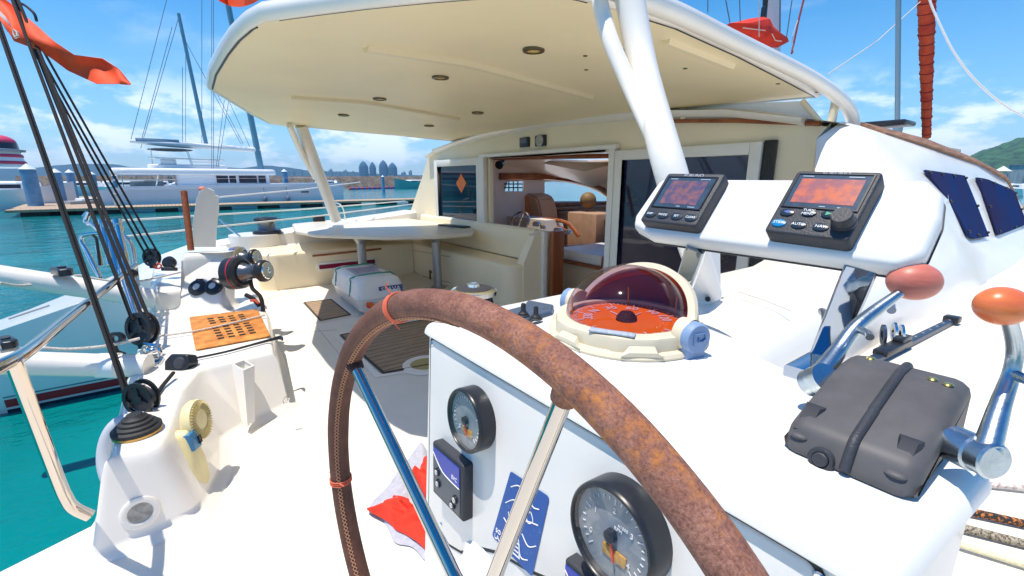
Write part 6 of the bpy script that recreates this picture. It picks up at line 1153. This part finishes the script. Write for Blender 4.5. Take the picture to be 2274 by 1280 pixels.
    mb = MB(); mb.M = T @ Matrix.Translation((0, 0, zc)) @ Matrix.Diagonal((1, 1, .85, 1)); 
    for v in (.30, .66): p = Vector(f(R(40), v, Rb)); mb.M = T @ Matrix.Translation((0, 0, zc)) @ Matrix.Diagonal((1, 1, .85, 1)) @ frame(p, p); mb.box((0, 0, .003), (.03, .008, .006), .002)
    mb.build('hood_grip', CW, t)
    # pivot caps
    for s, nm in ((-1, 'pivot_cap'), (1, 'pivot_cap')):
        p = Vector((CC.x+s*R0*.90, CC.y-.004, ZT+.009+zc)); mb = MB(); mb.M = frame(p, (s, 0, 0), (0, 1, 0)); mb.lathe([(0, -.012), (.025, -.012), (.026, .004), (.025, .008)], 32); mb.build('hinge_ring', CW, t)
        mb = MB(); mb.M = frame(p, (s, -.25, 0), (0, 1, 0)); mb.lathe([(.024, .004), (.024, .020), (.021, .024), (0, .024)], 32); mb.box((0, -.020*s, .012), (.036, .034, .018), .003); cp = mb.build(nm, BLUEP, t)
        if s > 0:
            mb = MB(); mb.M = frame(p+Vector((.0242, -.006, 0)), (1, -.25, 0), (0, 1, 0)); mb.tube([(-.010, -.008, .0005), (-.010, .009, .0005), (.008, .009, .0005), (.011, .001, .0005), (.006, -.003, .0005), (-.002, -.003, .0005), (-.002, .003, .0005)], .0014, 5); mb.build('emblem', mat('emblem_blue', (.12, .22, .42), .5), cp)
    a = R(-62); mb = MB(); mb.M = T @ Matrix.Rotation(a, 4, 'Z'); mb.box((R0*.83, 0, .0352), (.016, .07, .003), .001); mb.build('name_plate', mat('plate_pale_blue', (.45, .52, .62), .5, var=.3, vscale=200), t)
compass()

# ------------------------------------------------------------------ steering wheel
def wheel():
    hub = Vector((-.347, .206, 1.163)); Rw = .3595; yaw = R(6); a1 = Vector((cos(yaw), sin(yaw), 0)); nrm = Vector((sin(yaw), -cos(yaw), 0)); M = frame(hub, nrm, a1)
    t = thing('helm_wheel', 'large leather wrapped steering wheel with polished steel spokes in the foreground', 'steering wheel', hub)
    n = 144; rt = .0157; mb = MB(); mb.M = M; pts = []; rs = []
    for k in range(n):
        a = 2*pi*k/n; pts.append((cos(a)*Rw, sin(a)*Rw, 0)); rs.append(rt*(1+.03*mnoise.noise(Vector((cos(a)*6, sin(a)*6, 3)))))
    mb.tube(pts, rs, 20, closed=True); rim = mb.build('rim', LEATHER, t, ang=80)
    # cross stitching on the inner edge, port half
    mb = MB(); mb.M = M; thread = mat('stitch_thread', (.50, .24, .13), .7)
    def rp(a, q): return ((Rw-(rt+.0006)*cos(q))*cos(a), (Rw-(rt+.0006)*cos(q))*sin(a), (rt+.0006)*sin(q))
    N_ = 120
    for i in range(N_):
        a0 = R(92)+R(135)*i/N_; a1_ = a0+R(135)/N_
        for q0, q1 in ((.35, .75), (.75, .35)):
            mb.tube([rp(a0, q0), rp((a0+a1_)/2, .55), rp(a1_, q1)], .0008, 4)
    mb.build('cross_stitch', thread, rim)
    mb = MB(); mb.M = M; mb.tube([((Rw-(rt-.0004)*cos(.55))*cos(a), (Rw-(rt-.0004)*cos(.55))*sin(a), (rt-.0004)*sin(.55)) for a in [R(90)+R(140)*k/60 for k in range(61)]], .0012, 5); mb.build('seam', mat('seam_dark', (.02, .01, .008), .9), rim)
    # whipping cords round the rim where the two leathers meet
    for adeg, m, nm in ((110, mat('coral_thread', (.78, .16, .08), .7), 'lashing'), (181, mat('coral_thread', (.78, .16, .08)), 'lashing')):
        mb = MB(); mb.M = M
        for j in range(3):
            a = R(adeg)+R(.55)*j; c = Vector((cos(a)*Rw, sin(a)*Rw, 0)); mb.tube([tuple(c+Vector((cos(a)*cos(q), sin(a)*cos(q), 0))*(rt+.0012)+Vector((0, 0, (rt+.0012)*sin(q)))) for q in [2*pi*k/24+.3*j for k in range(24)]], .0011, 5, closed=True)
        for s_ in (-1, 1):
            a = R(adeg+.5); c = Vector((cos(a)*(Rw+s_*rt), sin(a)*(Rw+s_*rt), rt*.3)); mb.tube([c, c+Vector((s_*.006*cos(a)-.004, s_*.006*sin(a)+.004, .004)), c+Vector((s_*.011*cos(a), s_*.011*sin(a)+.003, .001))], .0009, 5)
        mb.build(nm, m, rim)
    a = R(182.4); mb = MB(); mb.M = M; mb.tube([tuple(Vector((cos(a+R(d)), sin(a+R(d)), 0))*Rw) for d in (-.9, -.3, .3, .9)], rt*.985, 20, cap=False); mb.build('bare_gap', mat('bare_core', (.62, .50, .40), .6), rim)
    # spokes run from a dished hub to the rim
    hubc = hub-nrm*.004
    ends = [on(788, 812, hub, nrm), on(1249, 893, hub, nrm)]
    angs = [math.atan2((e-hub).z, (e-hub).dot(a1)) for e in ends]; step = angs[0]-angs[1]
    k5 = 2*pi/5
    for i in range(5):
        a = angs[1]+(step if i == 1 else 0) if i < 2 else angs[0]+(2*pi-step)/4*(i-1)
        e = hub+a1*cos(a)*(Rw-.010)+Vector((0, 0, 1))*sin(a)*(Rw-.010); d = (e-hubc).normalized(); s0 = hubc+d*.03
        mb = MB(); mb.tube([s0, e], [.0085, .0075], 18, cap=False); sp = mb.build('spoke', SPOKE, t)
        mb = MB(); mb.tube([e-d*.012, e+d*.008], [.0105, .0125], 16); mb.build('spoke_boot', LEATHER if i != 1 else mat('spoke_boot_dark', (.05, .02, .015), .8), sp)
    mb = MB(); mb.M = frame(hubc, nrm, a1); mb.lathe([(0, -.03), (.03, -.03), (.034, -.01), (.034, .012), (.028, .02), (0, .022)], 32); mb.build('hub', CHROME, t)
    mb = MB(); mb.tube([hubc-nrm*.02, hubc-nrm*.06], .016, 16); mb.build('shaft', STEEL, t)
wheel()

# ------------------------------------------------------------------ twin lever engine control
def throttle():
    t = thing('engine_control', 'pebbled grey twin lever engine control box with orange knobs', 'engine control', (-.12, .6, ZT))
    prof = [(.470, 0), (.486, .030), (.535, .046), (.605, .066), (.640, .067), (.655, .055), (.66, .0)]
    xl = lambda y: -.171-.03*(y-.47)*.0; x0, x1 = -.171, -.063
    q = rpoly([(y, z) for y, z in prof], [.006, .02, .03, .03, .014, .010, .004], 4)
    def ring(x, d): return [(x, p.x, max(ZT+.0005, ZT+p.y)) for p in inset2(q, d)]
    mb = MB(); mb.loft([ring(x0, .011), ring(x0+.002, .006), ring(x0+.008, .0015), ring(x0+.014, 0), ring(-.124, 0), ring(x1-.014, 0), ring(x1-.008, .0015), ring(x1-.002, .006), ring(x1, .011)]); mb.build('case', BOXP, t, ang=50)
    # raised bead over the middle
    mid = -.118; mb = MB(); mb.tube([(mid+.004*(1-k/(len(q)-1)), p.x, ZT+p.y) for k, p in enumerate(inset2(q, -.0005)) if p.y > .002], .0048, 12); mb.build('bead', GREYP, t)
    for x in (-.158, -.080):   # moulded notches for the screws
        mb = MB(); mb.loft([[(x+dx*w, y, z) for dx, y, z in ((-1, .486, ZT+.018), (1, .486, ZT+.018), (1, .515, ZT+.041), (-1, .515, ZT+.041))] for w in (.009,)]+[[(x+dx*.006, y, z) for dx, y, z in ((-1, .483, ZT+.023), (1, .483, ZT+.023), (1, .507, ZT+.0405), (-1, .507, ZT+.0405))]])
        n_ = mb.build('screw_notch', mat('notch_dark', (.03, .032, .04), .6), t)
        mb = MB(); mb.ell((x, .480, ZT+.0175), (.0085, .005, .003), nu=14, nv=8); mb.build('notch_lip', BOXP, n_)
    p = on(1826, 1020, Vector((0, .476, ZT+.006)), Vector((0, -1, .3)).normalized()); mb = MB(); mb.M = frame(p, (0, -1, .3)); mb.lathe([(.0115, -.004), (.0115, .004), (.010, .006), (.0075, .006), (.007, .004), (.0066, .0075), (.0055, .0085), (0, .0085)], 32); mb.build('release_button', GREYP, t)
    for x, y in ((1934, 796), (2072, 842), (2106, 854)):
        p = at(x, y, z=ZT+.0672); mb = MB(); mb.lathe([(0, .0018), (.0035, .0016), (.0048, 0)], 16, Matrix.Translation(p-Vector((0, 0, .0004)))); mb.build('brass_screw', mat('bright_brass', (.72, .52, .16), .3, metal=1), t)
    def lever(hub0, hub1, path, rad, knobc, krx, kry, km, lab, hr=.0165):
        mb = MB(); d = (hub1-hub0).normalized(); L_ = (hub1-hub0).length; mb.M = frame(hub0, d, (0, 0, 1)); mb.lathe([(0, 0), (hr, 0), (hr, L_*.55), (hr*.9, L_*.6), (hr*.96, L_*.95), (hr*.85, L_), (0, L_)], 28); h = mb.build('lever_hub', SATIN, t)
        mb = MB(); mb.tube(path, rad, 14, smooth=5)
        m_ = path[2]; mb.tube([m_, m_+Vector((.018, -.018, .001)), m_+Vector((.022, -.025, -.001))], [.005, .0042, .0045], 10); mb.build('lever', SATIN, t)
        k = px(1, knobc); mb = MB(); mb.M = frame(knobc, -FW, RT) @ Matrix.Rotation(R(-4), 4, 'Z'); mb.ell((0, 0, 0), (krx*k, kry*k, krx*k*.8), nu=36, nv=22); o = mb.build('knob', km, t); o['label'] = lab
    lever(at(1835, 838, Y=.575), at(1796, 852, Y=.585), [at(1812, 846, Y=.58), at(1862, 778, Y=.63), at(1900, 728, Y=.66), at(1945, 690, Y=.69), at(2000, 650, Y=.72)], [.013, .0095, .0085, .0075, .0055], at(2030, 625, Y=.74), 54, 42, KNOB2, 'faded pinkish orange knob of the inboard lever')
    lever(at(2118, 985, Y=.555), at(2212, 1028, Y=.535), [at(2192, 1000, Y=.54), at(2222, 900, Y=.57), at(2246, 830, Y=.59), at(2254, 770, Y=.59), at(2238, 700, Y=.57)], [.010, .0075, .0062, .0060, .0055], at(2226, 680, Y=.565), 54, 43, KNOB, 'bright orange knob of the outboard lever', px(42, at(2160, 1000, Y=.545)))
throttle()

# ------------------------------------------------------------------ instrument pod with two displays
def pod():
    t = thing('instrument_pod', 'white rounded instrument pod on two square chrome posts above console', 'instrument pod', (-.4, .76, ZT))
    o = Vector((-.38, .76, 1.593)); ex = Vector((1, 0, 0)); up = Vector((0, .085, .10)).normalized(); n = ex.cross(up)   # face leans back; n points to the helmsman
    if n.y > 0: n = -n
    M = frame(o, n, ex)
    Q = lambda x, y, l=0: on(x, y, o+n*l, n)
    pts = [Q(x, y) for x, y in ((1466, 394), (2062, 394), (2096, 425), (2090, 480), (2050, 570), (1990, 590), (1700, 552), (1440, 520), (1404, 500), (1408, 478))]
    Mi = M.inverted(); p2 = [(Mi @ p).xy for p in pts]; p2 = rpoly([tuple(p) for p in p2], [.02, .02, .02, .03, .03, .02, 0, .015, .012, .015], 5)
    if sum(p2[i].x*p2[(i+1) % len(p2)].y-p2[(i+1) % len(p2)].x*p2[i].y for i in range(len(p2))) < 0: p2 = p2[::-1]
    mb = MB(); mb.M = M; L = lambda d, z: [(p.x, p.y, z) for p in inset2(p2, d)]
    mb.loft([L(.010, -.040), L(.003, -.036), L(0, -.026), L(0, -.012), L(.003, -.004), L(.008, 0)]); mb.build('body', CONS, t, ang=50)
    mb = MB(); mb.M = M; mb.loft([L(-.0012, -.031), L(-.0015, -.0285), L(.004, -.0285), L(.004, -.031)], cap=False); mb.build('joint_seam', mat('gasket', (.1, .1, .1)), t)
    # two square section chrome posts with foot flanges
    for (x0, y0), (x1, y1), w, foot in (((1548, 548), (1500, 690), .030, (1470, 745)), ((1914, 590), (1832, 790), .035, (1770, 830))):
        a = Q(x0, y0, -.03); b = at(x1, y1, z=ZT+.012); mb = MB(); d = (a-b).normalized(); Mq = frame(b, d, (1, .25, 0)); mb.M = Mq; Lh = (a-b).length
        mb.slab(rpoly([(-w*.55, -w*.5), (w*.55, -w*.5), (w*.55, w*.5), (-w*.55, w*.5)], .005), 0, Lh); mb.build('post', POSTC, t, ang=30)
        f = at(*foot, z=ZT+.009); c = Vector((b.x, b.y, ZT+.009)); d2 = (f-c).normalized(); mb = MB(); mb.M = frame(c, d2, (d2.y, -d2.x, 0)); mb.slab(rpoly([(-w*.5, -.008), (w*.5, -.008), (w*.5, .009), (-w*.5, .009)], .004), -.02, (f-c).length); mb.build('foot', POSTC, t, ang=30)
    def display(lab, front, D, buttons):
        g = thing('display', lab, 'marine display', sum([Q(*q) for q in front], Vector())/4)
        F = [Q(x, y, D) for x, y in front]; X = ((F[1]-F[0])+(F[2]-F[3])).normalized(); c = sum(F, Vector())/4; Mf = frame(c, n, X); inv = Mf.inverted(); f2 = [(inv @ p).xy for p in F]
        w = ((f2[1]-f2[0]).length+(f2[2]-f2[3]).length)/2; h = ((f2[3]-f2[0]).length+(f2[2]-f2[1]).length)/2; f2 = [Vector((-w/2, h/2)), Vector((w/2, h/2)), Vector((w/2, -h/2)), Vector((-w/2, -h/2))]
        poly = rpoly([tuple(p) for p in f2[::-1]], .007, 4); mb = MB(); mb.M = Mf; mb.slab(poly, -D+.0005, 0, .0035, 3); mb.build('case', GREYP, g)
        return g, Mf, w, h
    g, Mf, w, h = display('smaller square grey display on the left of the white pod', ((1476, 386), (1604, 384), (1552, 506), (1428, 488)), .022, 4)
    S1 = screen('screen_left', (.24, .10, .10), (.09, .07, .13), 70); S2 = screen('screen_right', (.58, .14, .06), (.30, .10, .11), 48); BZ = mat('screen_surround', (.05, .085, .13), .2, var=.3, vscale=60); BT = mat('button_navy', (.02, .035, .05), .3)  # reddish noise patches of the left screen stand in for glare
    def scr(g, Mf, cx, cy, sw, sh, m, inw, inh, dy=0):
        mb = MB(); mb.M = Mf @ Matrix.Translation((cx, cy, 0)); mb.loft([[(x*sw/2*s, y*sh/2*s, z) for x, y in ((-1, -1), (1, -1), (1, 1), (-1, 1))] for s, z in ((1.05, .0003), (1.05, .0022), (1.0, .0022), (1.0, .0004))], cap=False); mb.build('screen_frame', BLACK, g)
        mb = MB(); mb.M = Mf @ Matrix.Translation((cx, cy, 0)); mb.box((0, 0, .0004), (sw, sh, .0008)); s = mb.build('screen_glass', BZ, g)
        mb = MB(); mb.M = Mf @ Matrix.Translation((cx, cy+dy, 0)); mb.box((0, 0, .0009), (inw, inh, .0006)); mb.build('display_area', m, s)
        mb = MB(); mb.M = Mf @ Matrix.Translation((cx, cy, 0))
        for k, (u, v, l) in enumerate(((-.36, .44, .16), (.30, .44, .2), (.05, -.45, .08), (.32, -.45, .14))): mb.box((u*sw, v*sh, .0011), (l*sw, sh*.022, .0005))
        mb.build('screen_print', mat('screen_print', (.35, .42, .5), .4), s)
    scr(g, Mf, 0, h*.10, w*.82, h*.60, S1, w*.64, h*.46)
    mb = MB(); mb.text('FURUNO', h*.085, Mf @ Matrix.Translation((0, h*.445, .0002)), .0003); mb.build('lettering', mat('silver_print', (.45, .46, .5), .4), g)
    for i, s in enumerate(('DISP', 'MODE', 'SET', 'CLEAR')):
        c = Vector((-w*.36+w*.24*i, -h*.36, 0)); mb = MB(); mb.M = Mf @ Matrix.Translation(c) @ Matrix.Diagonal((1.25, .8, 1, 1)); mb.lathe([(w*.085, 0), (w*.08, .0018), (w*.05, .0026), (0, .0028)], 24); b = mb.build('button', BT, g)
        mb = MB(); mb.text(s, h*.055, Mf @ Matrix.Translation(c+Vector((0, 0, .0029))), .0002); mb.build('button_print', WHITE, b)
    g, Mf, w, h = display('larger grey display with round knob on the right of the white pod', ((1767, 380), (1958, 380), (1888, 538), (1700, 512)), .026, 6)
    scr(g, Mf, 0, h*.17, w*.86, h*.52, S2, w*.74, h*.38)
    mb = MB(); mb.text('FURUNO', h*.075, Mf @ Matrix.Translation((0, h*.455, .0002)), .0003); mb.build('lettering', mat('silver_print', (.45, .46, .5)), g)
    for cx, cy, s in ((-.33, -.19, 'L'), (-.07, -.17, 'TURN\nMENU'), (.17, -.17, 'R'), (-.36, -.36, 'STBY'), (-.11, -.36, 'AUTO'), (.15, -.36, 'NAV')):
        c = Vector((cx*w, cy*h, 0)); mb = MB(); mb.M = Mf @ Matrix.Translation(c) @ Matrix.Diagonal((1.25, .8, 1, 1)); r = w*.075; mb.lathe([(r, 0), (r*.95, .002), (r*.6, .003), (0, .0032)], 28); b = mb.build('button', mat('button_bright_blue', (.01, .22, .48), .3) if s == 'STBY' else BT, g)
        mb = MB()
        if s in 'LR': k = 1 if s == 'R' else -1; mb.M = Mf @ Matrix.Translation(c); mb.slab([(-k*r*.45, -r*.38), (k*r*.55, 0), (-k*r*.45, r*.38)][::k], .0033, .0037); mb.build('arrow', mat('arrow_green', (.02, .32, .16), .4) if k > 0 else mat('arrow_blue', (.04, .12, .4), .4), b)
        else: mb.text(s, h*(.05 if '\n' in s else .055), Mf @ Matrix.Translation(c+Vector((0, 0, .0034))), .0002); mb.build('button_print', WHITE, b)
    mb = MB(); mb.M = Mf @ Matrix.Translation((w*.37, -h*.27, 0)); r = w*.125; mb.lathe([(r*1.08, 0), (r*1.08, .003), (r, .004), (r*.95, .017), (r*.86, .0195), (0, .0198)], 36); mb.build('course_knob', GREYP, g)
pod()

# ------------------------------------------------------------------ small gear round the helm
def helm_gear():
    # twin toggle switch plate
    c = at(1172, 705, z=ZT+.001); t = thing('switch_panel', 'grey blue plate with two rubber booted toggle switches beside compass', 'switch panel', c); k = px(1, c); M = Matrix.Translation(c) @ Matrix.Rotation(R(56), 4, 'Z'); SP = mat('switch_slate', (.075, .115, .18), .4, var=.3, vscale=60)
    mb = MB(); q = [at(x, y, z=ZT) for x, y in ((1118, 708), (1145, 726), (1166, 728), (1182, 716), (1226, 704), (1230, 688), (1172, 677), (1162, 690), (1126, 700))]; mb.slab(rpoly([p.xy for p in q], .008, 3), ZT+.0005, ZT+.012, .005, 3); mb.build('plate', SP, t)
    for x, y in ((1162, 702), (1190, 709)):
        p = at(x, y, z=ZT+.012); k = px(1, p); mb = MB(); mb.lathe([(15*k, 0), (15*k, 2*k), (11*k, 4*k), (11*k, 7*k), (8*k, 9*k), (5.5*k, 13*k), (5.5*k, 26*k), (4*k, 29*k), (0, 30*k)], 24, Matrix.Translation(p)); mb.build('toggle', RUBBER, t)
    # adjustable track with lead car on the side deck
    a, b = at(1925, 808, z=1.012), at(2118, 712, z=1.012); d = (b-a).normalized(); t = thing('genoa_track', 'dark blue grey perforated track with sliding car on white side deck', 'track', a); TK = mat('track_slate', (.05, .085, .14), .35, metal=.5, var=.3, vscale=40); s = Vector((d.y, -d.x, 0)); k = px(1, a.lerp(b, .5)); M = frame(a, Vector((0, 0, 1)), d); Ln = (b-a).length
    mb = MB(); mb.M = M; mb.slab([(0, -9*k), (Ln, -7*k), (Ln, 7*k), (0, 9*k)], -.008, 7*k, 2*k); mb.build('rail', TK, t)
    mb = MB(); mb.M = M
    for i in range(11): mb.lathe([(0, 7.4*k), (2.6*k, 7.4*k)], 12, Matrix.Translation((Ln*(.05+.088*i), 0, 0)))
    mb.build('hole', mat('track_hole', (.45, .5, .55), .4), t)
    mb = MB(); mb.M = M; mb.box((Ln*.97, 0, 6*k), (Ln*.06, 30*k, 16*k), 3*k); mb.build('end_stop', BLACK, t)
    mb = MB(); mb.M = M; mb.box((Ln*.24, 0, 9*k), (Ln*.26, 26*k, 12*k), 3*k); mb.box((Ln*.33, 0, 18*k), (Ln*.1, 20*k, 12*k), 3*k); mb.build('car', BLACK, t)
    for i, (x, y) in enumerate(((1962, 745), (1986, 740), (2002, 745))):
        p = at(x, y, d=(a.lerp(b, .35)-EYE).dot(FW)); kk = px(1, p); mb = MB(); mb.M = frame(p, (RT*.9-FW*.4).normalized(), (0, 0, 1)); mb.loft([[(r_*cos(2*pi*q/20)*kk*1.45, r_*sin(2*pi*q/20)*kk, z_*kk) for q in range(20)] for r_, z_ in ((8, -2.5), (17, -2.5), (17, 2.5), (8, 2.5), (8, -2.5))], cap=False); mb.lathe([(0, 0), (8*kk, 0)], 12); mb.build('cheek', TK if i == 0 else STEEL, t)
    # ropes crossing the side deck at the right edge
    RB = mat('black_orange_braid', (.03, .03, .03), .8, col2=(.62, .20, .04), vscale=170, thr=(.42, .5), bump=.5, bscale=300); RG = mat('grey_red_fleck_braid', (.42, .38, .28), .8, col2=(.10, .06, .05), vscale=230, thr=(.42, .55), bump=.5, bscale=300)
    for lab, a, b, r, m in (('white sheet with blue fleck, farthest of the ropes at the lower right edge', (2222, 1080), (2330, 1092), .0065, ROPE_W), ('black sheet with orange fleck at the lower right edge', (2150, 1138), (2330, 1176), .0075, RB), ('grey braided sheet with red fleck at the lower right edge', (2110, 1168), (2330, 1222), .0075, RG), ('pale yellow sheet, nearest of the ropes at the lower right edge', (2090, 1200), (2330, 1272), .0055, mat('pale_yellow_braid', (.78, .72, .48), .8, bump=.5, bscale=300))):
        A, B = at(*a, z=1.009), at(*b, z=1.009); A = A-(B-A)*.4; mb = MB(); mb.tube([A, A.lerp(B, .4)+Vector((.0, 0, .002)), B, B+(B-A)*.8], r, 10); one('sheet', mb, m, lab, 'rope', A)
    # little deck eyes and lid seams on the coaming
    for lab, a, b in (('left small steel eye strap on the coaming by chrome post', (1826, 692), (1838, 722)), ('right small steel eye strap on the coaming under pink knob', (1970, 668), (1980, 690))):
        p, q = at(*a, z=1.244), at(*b, z=1.244); mb = MB(); mb.tube([p, p.lerp(q, .5)+Vector((0, 0, .012)), q], .012, 10); one('eye_strap', mb, mat('eye_slate', (.14, .18, .25), .3, metal=.6), lab, 'eye strap', p, 'eye straps on the coaming')
helm_gear()

# ------------------------------------------------------------------ sea haze
def haze():
    m = bpy.data.materials.new('haze'); m.use_nodes = True; N = m.node_tree.nodes; L = m.node_tree.links; N.clear(); o = N.new('ShaderNodeOutputMaterial'); v = N.new('ShaderNodeVolumePrincipled')
    v.inputs['Color'].default_value = (.36, .66, 1, 1); v.inputs['Density'].default_value = .00024; v.inputs['Anisotropy'].default_value = .2; L.new(v.outputs[0], o.inputs['Volume'])
    mb = MB(); mb.box((-200, 200, 58), (5600, 5600, 122)); h = mb.build('haze', m, merge=False); h['kind'] = 'stuff'
haze()
